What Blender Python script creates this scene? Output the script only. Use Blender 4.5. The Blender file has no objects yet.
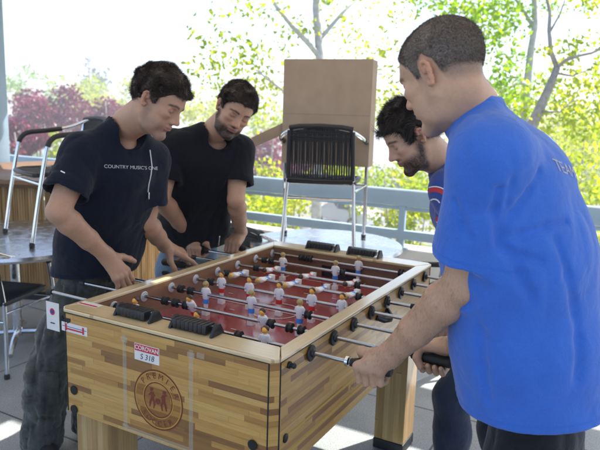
import bpy, bmesh, math, random
import numpy as np
from mathutils import Vector, Matrix
from mathutils.bvhtree import BVHTree

S = bpy.context.scene
COL = S.collection
rad = math.radians
# ------------------------------------------------------------------ camera
FPX = 624.3
CAM = np.array([1.6883, -1.4037, 1.5795])
YAW, PIT, ROL = -0.5002, 0.1743, 0.0315
_cy, _sy = math.cos(YAW), math.sin(YAW)
CF = np.array([_sy*math.cos(PIT), _cy*math.cos(PIT), -math.sin(PIT)])
_r = np.array([_cy, -_sy, 0.0]); _u = np.cross(_r, CF)
CR = _r*math.cos(ROL)+_u*math.sin(ROL); CU = -_r*math.sin(ROL)+_u*math.cos(ROL)
def at(px, py, t):
    """world point seen at photo pixel (px,py), t metres deep"""
    return CAM + (CF + CR*(px-300)/FPX - CU*(py-225)/FPX)*t
cd = bpy.data.cameras.new('camera'); cam = bpy.data.objects.new('camera', cd); COL.objects.link(cam)
cd.sensor_width = 36; cd.lens = 36*FPX/600; cd.clip_start = .05; cd.clip_end = 2000
cam.matrix_world = Matrix(((CR[0], CU[0], -CF[0], CAM[0]), (CR[1], CU[1], -CF[1], CAM[1]), (CR[2], CU[2], -CF[2], CAM[2]), (0, 0, 0, 1)))
cd.dof.use_dof = True; cd.dof.focus_distance = 1.95; cd.dof.aperture_fstop = 5.0
S.camera = cam
# ------------------------------------------------------------------ light
SUN_EL, SUN_AZ = 56, 28          # azimuth measured from +y towards +x
w = bpy.data.worlds.new('World'); S.world = w; w.use_nodes = True
nt = w.node_tree; bg = nt.nodes['Background']
sky = nt.nodes.new('ShaderNodeTexSky'); sky.sky_type = 'NISHITA'; sky.sun_disc = False
sky.sun_elevation = rad(SUN_EL); sky.sun_rotation = rad(SUN_AZ); sky.air_density = .75; sky.dust_density = 1.3
nt.links.new(sky.outputs[0], bg.inputs[0]); bg.inputs[1].default_value = .15
sl = bpy.data.lights.new('sun', 'SUN'); sl.energy = 5.0; sl.angle = rad(.53); sl.color = (1, .95, .87)
so = bpy.data.objects.new('sun', sl); COL.objects.link(so)
_sd = Vector((math.sin(rad(SUN_AZ))*math.cos(rad(SUN_EL)), math.cos(rad(SUN_AZ))*math.cos(rad(SUN_EL)), math.sin(rad(SUN_EL))))
so.rotation_euler = _sd.to_track_quat('Z', 'Y').to_euler(); so.location = (3, 6, 9)
S.view_settings.view_transform = 'Standard'; S.view_settings.look = 'None'
S.view_settings.exposure = 1.38; S.view_settings.gamma = 1
S.cycles.max_bounces = 6; S.cycles.transparent_max_bounces = 12
S.cycles.use_denoising = True
rng = np.random.default_rng(7); random.seed(7)
# ------------------------------------------------------------------ bookkeeping
def tag(o, label=None, cat=None, group=None, kind=None):
    if label: o['label'] = label
    if cat: o['category'] = cat
    if group: o['group'] = group
    if kind: o['kind'] = kind
    return o
def empty(name, loc=(0, 0, 0), rz=0.):
    o = bpy.data.objects.new(name, None); COL.objects.link(o); o.location = loc; o.rotation_euler = (0, 0, rz); o.empty_display_size = .1
    return o
def link(name, me, mt=None, parent=None, smooth=False):
    o = bpy.data.objects.new(name, me); COL.objects.link(o)
    if mt is not None and len(me.materials) == 0: me.materials.append(mt)
    if smooth: me.shade_smooth()
    if parent is not None:
        o.parent = parent
    return o
def copy_tree(o, parent=None):
    c = o.copy(); COL.objects.link(c); c.parent = parent
    for ch in [q for q in bpy.data.objects if q.parent == o]: copy_tree(ch, c)
    return c
class MB:
    """mesh builder: boxes, tubes, lathes collected into one mesh object"""
    def __init__(s): s.v = []; s.f = []; s.n = 0; s.mi = []
    def add(s, V, F, m=0):
        V = [tuple(map(float, x)) for x in V]
        s.v += V; s.f += [tuple(i+s.n for i in f) for f in F]; s.mi += [m]*len(F); s.n += len(V); return s
    def box(s, lo, hi, R=None, o=None, m=0):
        P = np.array([[(lo, hi)[i][0], (lo, hi)[j][1], (lo, hi)[k][2]] for i in (0, 1) for j in (0, 1) for k in (0, 1)], float)
        if R is not None: P = P @ np.array(R).T
        if o is not None: P = P+np.array(o)
        return s.add(P, [(0, 1, 3, 2), (4, 6, 7, 5), (0, 4, 5, 1), (2, 3, 7, 6), (0, 2, 6, 4), (1, 5, 7, 3)], m)
    def quad(s, a, b, c, d, m=0): return s.add([a, b, c, d], [(0, 1, 2, 3)], m)
    def tube(s, pts, r, n=10, caps=True, m=0, flat=1.0):
        pts = [np.array(p, float) for p in pts]
        rs = r if hasattr(r, '__len__') else [r]*len(pts)
        T = [pts[min(i+1, len(pts)-1)]-pts[max(i-1, 0)] for i in range(len(pts))]
        T = [t/(np.linalg.norm(t)+1e-12) for t in T]
        up = np.array([0, 0, 1.]) if abs(T[0][2]) < .9 else np.array([0, 1., 0])
        a = np.cross(T[0], up); a /= np.linalg.norm(a); V = []
        for p, t, q in zip(pts, T, rs):
            a = a-t*(a@t); a /= np.linalg.norm(a); b = np.cross(t, a)
            for k in range(n):
                an = 2*math.pi*k/n; V.append(p+a*math.cos(an)*q+b*math.sin(an)*q*flat)
        F = []
        for i in range(len(pts)-1):
            for k in range(n):
                k2 = (k+1) % n; F.append((i*n+k, i*n+k2, (i+1)*n+k2, (i+1)*n+k))
        if caps: F += [tuple(range(n-1, -1, -1)), tuple((len(pts)-1)*n+k for k in range(n))]
        return s.add(V, F, m)
    def lathe(s, prof, axis='z', o=(0, 0, 0), n=24, m=0, R=None):
        V = []; F = []
        for (r, h) in prof:
            for k in range(n):
                an = 2*math.pi*k/n; c, d = r*math.cos(an), r*math.sin(an)
                V.append({'z': (c, d, h), 'x': (h, c, d), 'y': (d, h, c)}[axis])
        for i in range(len(prof)-1):
            for k in range(n):
                k2 = (k+1) % n; F.append((i*n+k, i*n+k2, (i+1)*n+k2, (i+1)*n+k))
        F += [tuple(range(n-1, -1, -1)), tuple((len(prof)-1)*n+k for k in range(n))]
        V = np.array(V, float)
        if R is not None: V = V @ np.array(R).T
        return s.add(V+np.array(o), F, m)
    def sphere(s, c, r, n=12, m=0, R=None):
        r = r if hasattr(r, '__len__') else (r, r, r)
        pr = [(math.sin(math.pi*i/n)+1e-5, -math.cos(math.pi*i/n)) for i in range(n+1)]
        V = []; F = []; q = n*2
        for (a, h) in pr:
            for k in range(q):
                an = 2*math.pi*k/q; V.append((a*math.cos(an)*r[0], a*math.sin(an)*r[1], h*r[2]))
        for i in range(n):
            for k in range(q):
                k2 = (k+1) % q; F.append((i*q+k, i*q+k2, (i+1)*q+k2, (i+1)*q+k))
        V = np.array(V)
        if R is not None: V = V @ np.array(R).T
        return s.add(V+np.array(c), F, m)
    def build(s, name, mt, parent=None, smooth=None, bevel=0., seg=2):
        me = bpy.data.meshes.new(name); me.from_pydata(s.v, [], s.f)
        for x in (mt if isinstance(mt, (list, tuple)) else [mt]): me.materials.append(x)
        if isinstance(mt, (list, tuple)) and len(mt) > 1: me.polygons.foreach_set('material_index', s.mi)
        bm = bmesh.new(); bm.from_mesh(me); bmesh.ops.recalc_face_normals(bm, faces=bm.faces)
        if bevel > 0:
            es = [e for e in bm.edges if len(e.link_faces) == 2 and e.calc_face_angle(0) > .6]
            bmesh.ops.bevel(bm, geom=es, offset=bevel, segments=seg, profile=.5, affect='EDGES', clamp_overlap=True)
        bm.to_mesh(me); bm.free()
        o = link(name, me, None, parent)
        if smooth: me.shade_smooth()
        elif smooth is None:
            me.shade_smooth(); 
            try: me.set_sharp_from_angle(angle=rad(38))
            except Exception: pass
        return o
# ------------------------------------------------------------------ materials
def newmat(name):
    m = bpy.data.materials.new(name); m.use_nodes = True; n = m.node_tree
    return m, n, n.nodes['Principled BSDF']
def N(n, t, **k):
    x = n.nodes.new(t)
    for a, b in k.items():
        if a.startswith('i_'):
            key = a[2:]; key = int(key) if key.isdigit() else key.replace('_', ' ')
            x.inputs[key].default_value = b
        else: setattr(x, a, b)
    return x
def ramp(n, fac, stops, interp='LINEAR'):
    r = n.nodes.new('ShaderNodeValToRGB'); e = r.color_ramp.elements; r.color_ramp.interpolation = interp
    while len(e) < len(stops): e.new(.5)
    for i, (p, c) in enumerate(stops):
        e[i].position = p; e[i].color = (*c, 1) if len(c) == 3 else c
    n.links.new(fac, r.inputs[0]); return r.outputs[0]
def mat(name, base=(.5, .5, .5), rough=.5, metal=0., noise=0., nscale=20., bump=0., bscale=60., attr=None, sheen=0., spec=.5, trans=0., coat=0., sss=0., rnoise=0.):
    m, n, b = newmat(name); L = n.links.new
    b.inputs['Base Color'].default_value = (*base, 1); b.inputs['Roughness'].default_value = rough
    b.inputs['Metallic'].default_value = metal; b.inputs['Specular IOR Level'].default_value = spec
    if sheen: b.inputs['Sheen Weight'].default_value = sheen; b.inputs['Sheen Roughness'].default_value = .4
    if coat: b.inputs['Coat Weight'].default_value = coat; b.inputs['Coat Roughness'].default_value = .12
    if sss:
        b.inputs['Subsurface Weight'].default_value = sss; b.inputs['Subsurface Radius'].default_value = (1, .35, .2); b.inputs['Subsurface Scale'].default_value = .008
    tc = N(n, 'ShaderNodeTexCoord'); out = None
    if attr:
        a = N(n, 'ShaderNodeAttribute', attribute_name=attr); out = a.outputs['Color']
    if noise:
        t = N(n, 'ShaderNodeTexNoise', i_Scale=nscale, i_Detail=6.); L(tc.outputs['Object'], t.inputs['Vector'])
        r = ramp(n, t.outputs['Fac'], [(.3, (1-noise,)*3), (.7, (1+noise,)*3)])
        mx = N(n, 'ShaderNodeMix', data_type='RGBA', blend_type='MULTIPLY'); mx.inputs[0].default_value = 1
        if out is not None: L(out, mx.inputs[6])
        else: mx.inputs[6].default_value = (*base, 1)
        L(r, mx.inputs[7]); out = mx.outputs[2]
    if out is not None: L(out, b.inputs['Base Color'])
    if rnoise:
        t = N(n, 'ShaderNodeTexNoise', i_Scale=nscale*.7, i_Detail=5.); L(tc.outputs['Object'], t.inputs['Vector'])
        mr = N(n, 'ShaderNodeMapRange'); mr.inputs[1].default_value = .3; mr.inputs[2].default_value = .7
        mr.inputs[3].default_value = max(0, rough-rnoise); mr.inputs[4].default_value = rough+rnoise
        L(t.outputs['Fac'], mr.inputs[0]); L(mr.outputs[0], b.inputs['Roughness'])
    if bump:
        t = N(n, 'ShaderNodeTexNoise', i_Scale=bscale, i_Detail=4.); L(tc.outputs['Object'], t.inputs['Vector'])
        bp = N(n, 'ShaderNodeBump', i_Strength=bump, i_Distance=.01); L(t.outputs['Fac'], bp.inputs['Height']); L(bp.outputs[0], b.inputs['Normal'])
    return m
def leafmat(name, c1, c2, c3, tr=.5):
    m, n, b = newmat(name); L = n.links.new
    a = N(n, 'ShaderNodeAttribute', attribute_name='rnd')
    c = ramp(n, a.outputs['Fac'], [(0, c1), (.5, c2), (1, c3)])
    b.inputs['Roughness'].default_value = .45
    L(c, b.inputs['Base Color'])
    t = N(n, 'ShaderNodeBsdfTranslucent'); hs = N(n, 'ShaderNodeHueSaturation', i_Value=1.6, i_Saturation=1.1); L(c, hs.inputs['Color']); L(hs.outputs[0], t.inputs[0])
    mx = N(n, 'ShaderNodeMixShader'); mx.inputs[0].default_value = tr
    L(b.outputs[0], mx.inputs[1]); L(t.outputs[0], mx.inputs[2]); L(mx.outputs[0], n.nodes['Material Output'].inputs[0])
    return m
def woodmat(name, ax, pal, ph=.0295, pw=.23, rough=.32, coat=.5, seed=0., vertical=False, grain=.25):
    """butcher-block boards: ax picks the object axes (u along the board, v across)"""
    m, n, b = newmat(name); L = n.links.new
    tc = N(n, 'ShaderNodeTexCoord'); sp = N(n, 'ShaderNodeSeparateXYZ'); L(tc.outputs['Object'], sp.inputs[0])
    u, v = sp.outputs[ax[0]], sp.outputs[ax[1]]
    def M(op, a, bb=None, c=None):
        x = N(n, 'ShaderNodeMath', operation=op)
        for i, q in enumerate((a, bb, c)):
            if q is None: continue
            if isinstance(q, (int, float)): x.inputs[i].default_value = q
            else: L(q, x.inputs[i])
        return x.outputs[0]
    row = M('FLOOR', M('DIVIDE', v, ph))
    wn = N(n, 'ShaderNodeTexWhiteNoise', noise_dimensions='1D'); L(M('ADD', row, seed+.37), wn.inputs['W'])
    uo = M('ADD', M('DIVIDE', u, pw), M('MULTIPLY', wn.outputs['Value'], 7.3))
    col = M('FLOOR', uo)
    cx = N(n, 'ShaderNodeCombineXYZ'); L(row, cx.inputs[0]); L(col, cx.inputs[1]); cx.inputs[2].default_value = seed
    w2 = N(n, 'ShaderNodeTexWhiteNoise', noise_dimensions='3D'); L(cx.outputs[0], w2.inputs['Vector'])
    c = ramp(n, w2.outputs['Value'], pal)
    # grain stretched along the board, different per board
    g = N(n, 'ShaderNodeCombineXYZ'); L(M('MULTIPLY', u, 3.), g.inputs[0]); L(M('MULTIPLY', v, 60.), g.inputs[1]); L(M('MULTIPLY', w2.outputs['Value'], 40.), g.inputs[2])
    gn = N(n, 'ShaderNodeTexNoise', i_Scale=2.2, i_Detail=5., i_Distortion=.6); L(g.outputs[0], gn.inputs['Vector'])
    gr = ramp(n, gn.outputs['Fac'], [(.25, (1-grain,)*3), (.6, (1, 1, 1)), (.8, (1+grain*.3,)*3)])
    mx = N(n, 'ShaderNodeMix', data_type='RGBA', blend_type='MULTIPLY'); mx.inputs[0].default_value = 1
    L(c, mx.inputs[6]); L(gr, mx.inputs[7])
    # dark glue line between boards
    fv = M('FRACT', M('DIVIDE', v, ph)); fu = M('FRACT', uo)
    e = M('MAXIMUM', M('LESS_THAN', fv, .03), M('LESS_THAN', fu, .006))
    m2 = N(n, 'ShaderNodeMix', data_type='RGBA', blend_type='MULTIPLY'); L(M('MULTIPLY', e, .45), m2.inputs[0]); L(mx.outputs[2], m2.inputs[6]); m2.inputs[7].default_value = (.35, .22, .1, 1)
    L(m2.outputs[2], b.inputs['Base Color']); b.inputs['Roughness'].default_value = rough
    b.inputs['Coat Weight'].default_value = coat; b.inputs['Coat Roughness'].default_value = .15
    bp = N(n, 'ShaderNodeBump', i_Strength=.12, i_Distance=.002); L(gn.outputs['Fac'], bp.inputs['Height']); L(bp.outputs[0], b.inputs['Normal'])
    return m
# ------------------------------------------------------------------ implicit surfaces
_RT = np.random.default_rng(5).random(1 << 18).astype(np.float32)*2-1
def _n3(P, seed=0):
    """smooth value noise in [-1,1]"""
    f = np.floor(P); F = (P-f).astype(np.float32); F = F*F*(3-2*F); I = f.astype(np.int32)+seed*17
    X = (I[:, 0] & 63) << 12, ((I[:, 0]+1) & 63) << 12; Y = (I[:, 1] & 63) << 6, ((I[:, 1]+1) & 63) << 6; Z = I[:, 2] & 63, (I[:, 2]+1) & 63
    fx, fy, fz = F.T; r = 0
    for i in (0, 1):
        for j in (0, 1):
            b = X[i] | Y[j]; v0 = _RT[b | Z[0]]; v = v0+(_RT[b | Z[1]]-v0)*fz
            r = r+v*(fx if i else 1-fx)*(fy if j else 1-fy)
    return r
def nz(v): v = np.asarray(v, float); return v/np.linalg.norm(v)
class Field:
    def __init__(s): s.p = []
    def _a(s, fn, lo, hi, op, k): s.p.append((fn, np.array(lo, float), np.array(hi, float), op, k)); return s
    def rc(s, a, b, ra, rb=None, k=.01, op='u'):
        a = np.array(a, float); b = np.array(b, float); rb = ra if rb is None else rb; ab = b-a; l2 = ab@ab+1e-12
        def fn(P):
            q = P-a; t = np.clip(q@ab/l2, 0, 1); return np.sqrt(((q-t[:, None]*ab)**2).sum(1))-(ra+(rb-ra)*t)
        m = max(ra, rb); return s._a(fn, np.minimum(a, b)-m, np.maximum(a, b)+m, op, k)
    def chain(s, pts, rs, k=.01, op='u'):
        for i in range(len(pts)-1): s.rc(pts[i], pts[i+1], rs[i], rs[i+1], k, op)
        return s
    def ell(s, c, r, R=None, k=.01, op='u'):
        c = np.array(c, float); r = np.array(r, float); R = np.eye(3) if R is None else np.array(R, float)   # columns = axes
        def fn(P):
            q = (P-c) @ R; k0 = np.sqrt(((q/r)**2).sum(1)); k1 = np.sqrt(((q/r**2)**2).sum(1))+1e-9
            return k0*(k0-1)/k1
        m = np.sqrt(((R*r)**2).sum(1)); return s._a(fn, c-m, c+m, op, k)
    def ecap(s, a, b, ra, rb, side, k=.03, op='u'):
        """elliptic section capsule, (radius along side, radius across)"""
        a = np.array(a, float); b = np.array(b, float); ab = b-a; l = np.linalg.norm(ab); ax = ab/l
        sd = np.array(side, float); sd = nz(sd-ax*(sd@ax)); fr = np.cross(ax, sd); ra = np.array(ra, float); rb = np.array(rb, float)
        def fn(P):
            q = P-a; t = np.clip(q@ax/l, 0, 1); o = q-t[:, None]*ab
            R2 = ra+(rb-ra)*t[:, None]; u = o@sd; v = o@fr; w_ = o@ax; rw = R2.min(1)
            k0 = np.sqrt((u/R2[:, 0])**2+(v/R2[:, 1])**2+(w_/rw)**2); k1 = np.sqrt((u/R2[:, 0]**2)**2+(v/R2[:, 1]**2)**2+(w_/rw**2)**2)+1e-9
            return k0*(k0-1)/k1
        m = max(ra.max(), rb.max()); return s._a(fn, np.minimum(a, b)-m, np.maximum(a, b)+m, op, k)
    def plane(s, o, n, k=.006):
        """cut away the side n points to"""
        o = np.array(o, float); n = nz(n)
        return s._a(lambda P: (P-o)@n, o-1e3, o+1e3, 'i', k)
    def cutcap(s, o, n, r, k=.004):
        """cut away, beyond plane (o,n), everything within r of o"""
        o = np.array(o, float); n = nz(n)
        def fn(P):
            q = P-o; return np.maximum(-(q@n), np.sqrt((q**2).sum(1))-r)
        return s._a(fn, o-r, o+r, 's', k)
    def disp(s, fn): return s._a(fn, [-1e3]*3, [1e3]*3, 'd', 0)
    def ev(s, P, pr=None):
        d = np.full(len(P), 1.)
        for fn, lo, hi, op, k in (s.p if pr is None else pr):
            if op == 'd':
                m_ = np.abs(d) < .035
                if m_.any(): d = d.copy(); d[m_] += fn(P[m_])
                continue
            e = fn(P)
            if op == 'u':
                h = np.maximum(k-np.abs(d-e), 0)/k; d = np.minimum(d, e)-h*h*k*.25
            elif op == 's':
                h = np.maximum(k-np.abs(d+e), 0)/k; d = np.maximum(d, -e)+h*h*k*.25
            else:
                h = np.maximum(k-np.abs(d-e), 0)/k; d = np.maximum(d, e)+h*h*k*.25
        return d
    def mesh(s, h, B=12):
        us = [p for p in s.p if p[3] == 'u']
        lo = np.min([p[1] for p in us], 0)-3*h; hi = np.max([p[2] for p in us], 0)+3*h
        nb = np.ceil((hi-lo)/(B*h)).astype(int); bs = B*h
        bi = np.stack(np.meshgrid(*[np.arange(x) for x in nb], indexing='ij'), -1).reshape(-1, 3)
        cen = lo+(bi+.5)*bs
        d = np.concatenate([s.ev(cen[i:i+20000]) for i in range(0, len(cen), 20000)])
        bi = bi[np.abs(d) < bs*.87*1.25+.012]
        g = np.stack(np.meshgrid(*[np.arange(B+1)]*3, indexing='ij'), -1).reshape(-1, 3)
        K = 1 << 14; keys = []; pos = []; Q = [[] for _ in range(4)]
        cor = [(i, j, k) for i in (0, 1) for j in (0, 1) for k in (0, 1)]
        edg = [(a, b) for a in range(8) for b in range(a+1, 8) if sum(abs(x-y) for x, y in zip(cor[a], cor[b])) == 1]
        PL = np.array([p[1]-2*p[4]-4*h-.010 for p in s.p]); PH = np.array([p[2]+2*p[4]+4*h+.010 for p in s.p]); isu = np.array([p[3] == 'u' for p in s.p])
        done = set()
        while len(bi):
            for b_ in bi:
                done.add(tuple(b_)); l = lo+b_*bs; hh = l+bs
                mk_ = ((PL < hh) & (PH > l)).all(1)
                if not (mk_ & isu).any(): continue
                pr = [s.p[i] for i in np.where(mk_)[0]]
                v = s.ev(l+g*h, pr).reshape(B+1, B+1, B+1)
                ins = v < 0
                if ins.all() or not ins.any(): continue
                C = np.stack([v[i:i+B, j:j+B, k:k+B] for i, j, k in cor], -1); I = C < 0
                act = I.any(-1) & ~I.all(-1); ci = np.argwhere(act); Cv = C[act]
                acc = np.zeros((len(ci), 3)); cnt = np.zeros(len(ci))
                for a, b2 in edg:
                    x, y = Cv[:, a], Cv[:, b2]; mk = (x < 0) != (y < 0); t = np.where(mk, x/np.where(x == y, 1, x-y), 0)
                    p = np.array(cor[a])+t[:, None]*(np.array(cor[b2])-np.array(cor[a])); acc += p*mk[:, None]; cnt += mk
                gi = ci+b_*B
                keys.append((gi[:, 0]*K+gi[:, 1])*K+gi[:, 2]); pos.append(lo+(gi+acc/cnt[:, None])*h)
                for ax in range(3):
                    sl1 = [slice(0, B)]*3; sl2 = list(sl1); sl2[ax] = slice(1, B+1)
                    A = v[tuple(sl1)] < 0; Bv = v[tuple(sl2)] < 0; e = np.argwhere(A != Bv)
                    if not len(e): continue
                    fl = A[tuple(e.T)]; e = e+b_*B; a1, a2 = (ax+1) % 3, (ax+2) % 3; qs = []
                    for o1, o2 in ((-1, -1), (0, -1), (0, 0), (-1, 0)):
                        c = e.copy(); c[:, a1] += o1; c[:, a2] += o2; qs.append((c[:, 0]*K+c[:, 1])*K+c[:, 2])
                    for q in range(4): Q[q].append(np.where(fl, qs[q], qs[3-q]))
            kk = np.concatenate(keys); QQ = np.concatenate([np.concatenate(q) for q in Q])
            ms = np.setdiff1d(QQ, kk); c = np.stack([ms // (K*K), ms // K % K, ms % K], 1)//B
            bi = [np.array(x) for x in {tuple(int(v_) for v_ in y) for y in c} if x not in done]
        keys = kk; pos = np.concatenate(pos); od = np.argsort(keys); keys = keys[od]; pos = pos[od]
        Q = np.stack([np.concatenate(q) for q in Q], 1); ix = np.searchsorted(keys, Q); ix = np.clip(ix, 0, len(keys)-1)
        F = ix[(keys[ix] == Q).all(1)]
        return pos, F
def mesh_np(name, V, F):
    me = bpy.data.meshes.new(name); n, k = F.shape
    me.vertices.add(len(V)); me.vertices.foreach_set('co', V.astype(np.float32).ravel())
    me.loops.add(n*k); me.loops.foreach_set('vertex_index', F.astype(np.int32).ravel())
    me.polygons.add(n); me.polygons.foreach_set('loop_start', np.arange(0, n*k, k, dtype=np.int32))
    me.update(calc_edges=True); me.validate(); return me
def vnormals(V, F):
    n = np.cross(V[F[:, 2]]-V[F[:, 0]], V[F[:, 3]]-V[F[:, 1]]); o = np.zeros_like(V)
    for i in range(4): np.add.at(o, F[:, i], n)
    return o/(np.linalg.norm(o, axis=1, keepdims=True)+1e-12)
def relax(V, F, it=1, lam=.5):
    for _ in range(it):
        a = np.zeros_like(V); c = np.zeros(len(V))
        for i in range(4):
            np.add.at(a, F[:, i], V[F[:, (i+1) % 4]]+V[F[:, (i+3) % 4]]); np.add.at(c, F[:, i], 2)
        V = V+lam*(a/np.maximum(c, 1)[:, None]-V)
    return V
def setcol(me, C, name='col'):
    a = me.attributes.new(name, 'FLOAT_COLOR', 'POINT')
    a.data.foreach_set('color', np.concatenate([C, np.ones((len(C), 1))], 1).astype(np.float32).ravel())
def iso_seam(name, V, Q, Nn, S_, mt, parent, off, w_=.0011, keep=None):
    """a stitched seam: the line on the surface where the scalar S_ is zero"""
    s = S_[Q] > 0; rows = np.where(s.any(1) & ~s.all(1))[0]; VV = []; FF = []
    for r in rows:
        q = Q[r]; p = []
        for i in range(4):
            a, b = q[i], q[(i+1) % 4]
            if (S_[a] > 0) != (S_[b] > 0):
                t = S_[a]/(S_[a]-S_[b]); p.append((V[a]+(V[b]-V[a])*t, Nn[a]))
        if len(p) != 2: continue
        (p0, n0), (p1_, n1) = p
        if keep is not None and not keep((p0+p1_)/2): continue
        d = p1_-p0; l = np.linalg.norm(d)
        if l < 1e-7: continue
        d /= l; sd_ = np.cross(d, n0)*w_; k = len(VV); e = d*.0006
        VV += [p0-sd_-e-n0*.0004, p0+n0*.0009-e, p0+sd_-e-n0*.0004, p1_-sd_+e-n0*.0004, p1_+n0*.0009+e, p1_+sd_+e-n0*.0004]
        FF += [(k, k+1, k+4, k+3), (k+1, k+2, k+5, k+4)]
    if not VV: return None
    me = mesh_np(name, np.array(VV)+off, np.array(FF)); return link(name, me, mt, parent)
def strands(P, D, L, w, bend=None, seg=2):
    """thin tapered blades: roots P, directions D, lengths L"""
    n = len(P); side = np.cross(D, rng.normal(size=(n, 3))); side /= np.linalg.norm(side, axis=1, keepdims=True)+1e-9
    V = []; 
    for i in range(seg):
        t = i/seg; c = P+D*(L*t)[:, None]+(0 if bend is None else bend*(t*t*L)[:, None]); ww = w*(1-t*.6)
        V += [c-side*ww, c+side*ww]
    c = P+D*L[:, None]+(0 if bend is None else bend*L[:, None]); V += [c-side*w*.12, c+side*w*.12]
    m = seg+1; V = np.stack(V, 1).reshape(-1, 3); base = np.arange(n)[:, None]*2*m
    F = np.concatenate([base+np.array([[2*i, 2*i+1, 2*i+3, 2*i+2]]) for i in range(seg)], 0)
    return V, F
# ------------------------------------------------------------------ shared materials
chrome = mat('chrome', (.72, .73, .75), .13, 1., rnoise=.06, nscale=30)
alu = mat('brushed_aluminium', (.66, .67, .69), .25, 1., rnoise=.08, nscale=25)
blackpl = mat('black_plastic', (.012, .012, .013), .38, bump=.05, bscale=200)
rubber = mat('black_rubber', (.015, .015, .015), .6)
blackwrap = mat('black_vinyl_wrap', (.014, .014, .016), .45, bump=.3, bscale=120)
cordm = mat('black_woven_cord', (.02, .02, .022), .55, bump=.4, bscale=300)
steelblue = mat('blue_grey_paint', (.27, .37, .46), .38, noise=.06, nscale=6, rnoise=.08)
concrete = mat('concrete', (.42, .41, .39), .85, noise=.12, nscale=5, bump=.3, bscale=40)
whitewall = mat('painted_parapet', (.62, .61, .57), .8, noise=.07, nscale=7, bump=.15, bscale=50)
glasst = mat('frosted_table_top', (.50, .53, .56), .3, noise=.06, nscale=9, rnoise=.08, bump=.04, bscale=90)
# ------------------------------------------------------------------ terrace, ground, added awning
GZ = -4.3
def floor_mat():
    m, n, b = newmat('terrace_floor'); L = n.links.new
    tc = N(n, 'ShaderNodeTexCoord')
    t = N(n, 'ShaderNodeTexNoise', i_Scale=1.7, i_Detail=8., i_Roughness=.65); L(tc.outputs['Object'], t.inputs['Vector'])
    c = ramp(n, t.outputs['Fac'], [(.3, (.22, .24, .245)), (.7, (.34, .365, .365))])
    t2 = N(n, 'ShaderNodeTexNoise', i_Scale=160., i_Detail=3.); L(tc.outputs['Object'], t2.inputs['Vector'])
    c2 = ramp(n, t2.outputs['Fac'], [(.35, (.7,)*3), (.65, (1.25,)*3)])
    mx = N(n, 'ShaderNodeMix', data_type='RGBA', blend_type='MULTIPLY'); mx.inputs[0].default_value = 1; L(c, mx.inputs[6]); L(c2, mx.inputs[7])
    br = N(n, 'ShaderNodeTexBrick', i_Scale=1., i_Mortar_Size=.006, i_Mortar_Smooth=.2); br.inputs['Brick Width'].default_value = 1.25; br.inputs['Row Height'].default_value = 1.25; br.offset = 0
    mp = N(n, 'ShaderNodeMapping'); mp.inputs['Location'].default_value = (.32, .72, 0); L(tc.outputs['Object'], mp.inputs[0]); L(mp.outputs[0], br.inputs['Vector'])
    m2 = N(n, 'ShaderNodeMix', data_type='RGBA'); L(br.outputs['Fac'], m2.inputs[0]); L(mx.outputs[2], m2.inputs[6]); m2.inputs[7].default_value = (.06, .06, .06, 1)
    L(m2.outputs[2], b.inputs['Base Color']); b.inputs['Roughness'].default_value = .42
    bp = N(n, 'ShaderNodeBump', i_Strength=.35, i_Distance=.003); L(t2.outputs['Fac'], bp.inputs['Height']); L(bp.outputs[0], b.inputs['Normal'])
    return m
o = MB().box((-7, -6, -.3), (7, 4.25, 0)).build('terrace_floor', floor_mat(), smooth=False); tag(o, kind='structure')
asph = mat('asphalt', (.2, .2, .2), .9, noise=.1, nscale=.6, bump=.2, bscale=30)
o = MB().quad((-600, -200, GZ), (600, -200, GZ), (600, 900, GZ), (-600, 900, GZ)).build('ground', asph, smooth=False); tag(o, kind='structure')
paint = mat('road_paint', (.75, .75, .72), .7)
mb = MB()
for i in range(14):
    a = np.array([-22+i*2.9, 38, GZ+.008]); mb.quad(a, a+[.12, 0, 0], a+[.12, 5, 0], a+[0, 5, 0])
o = mb.build('parking_bay_lines', paint, smooth=False); tag(o, kind='structure')
# lawn and bark beds under the shrubs
lawn = mat('lawn', (.09, .16, .03), .9, noise=.3, nscale=3)
mb = MB()
mb.quad((-40, 5.5, GZ+.012), (40, 5.5, GZ+.012), (40, 27, GZ+.012), (-40, 27, GZ+.012))
mb.quad((-90, 46, GZ+.012), (40, 52, GZ+.012), (40, 58, GZ+.012), (-90, 52, GZ+.012))
o = mb.build('lawn', lawn, smooth=False); tag(o, kind='structure')
mb = MB().quad((-120, 28, GZ+.016), (60, 28, GZ+.016), (60, 28.6, GZ+.016), (-120, 28.6, GZ+.016))
o = mb.build('pavement', concrete, smooth=False); tag(o, kind='structure')
# building storey below the terrace
o = MB().box((-7, -6, GZ), (7, 4.1, -.32)).build('building_storey', whitewall, smooth=False)
tag(o, 'pale lower storey of the building carrying the terrace', 'building')
# unseen canvas awning, added for soft light; cut-outs let sun patches through
m, n, b = newmat('white_canvas'); b.inputs['Base Color'].default_value = (.78, .75, .70, 1); b.inputs['Roughness'].default_value = .9
tl = N(n, 'ShaderNodeBsdfTranslucent'); tl.inputs[0].default_value = (.86, .80, .72, 1); mx = N(n, 'ShaderNodeMixShader'); mx.inputs[0].default_value = .45
n.links.new(b.outputs[0], mx.inputs[1]); n.links.new(tl.outputs[0], mx.inputs[2]); n.links.new(mx.outputs[0], n.nodes['Material Output'].inputs[0]); canvas = m
roofw = mat('awning_battens', (.55, .53, .5), .8, noise=.1, nscale=3)
rt = empty('added_awning', (-1, 0, 2.95)); tag(rt, 'unseen white canvas awning on battens, added to shade and softly light the players', 'roof')
ROOF = dict(x0=-6., x1=5., y0=-1.7, y1=3.8)
GAPS = []     # filled below: (x0,x1,y0,y1) openings, cut to drop sun patches
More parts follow.
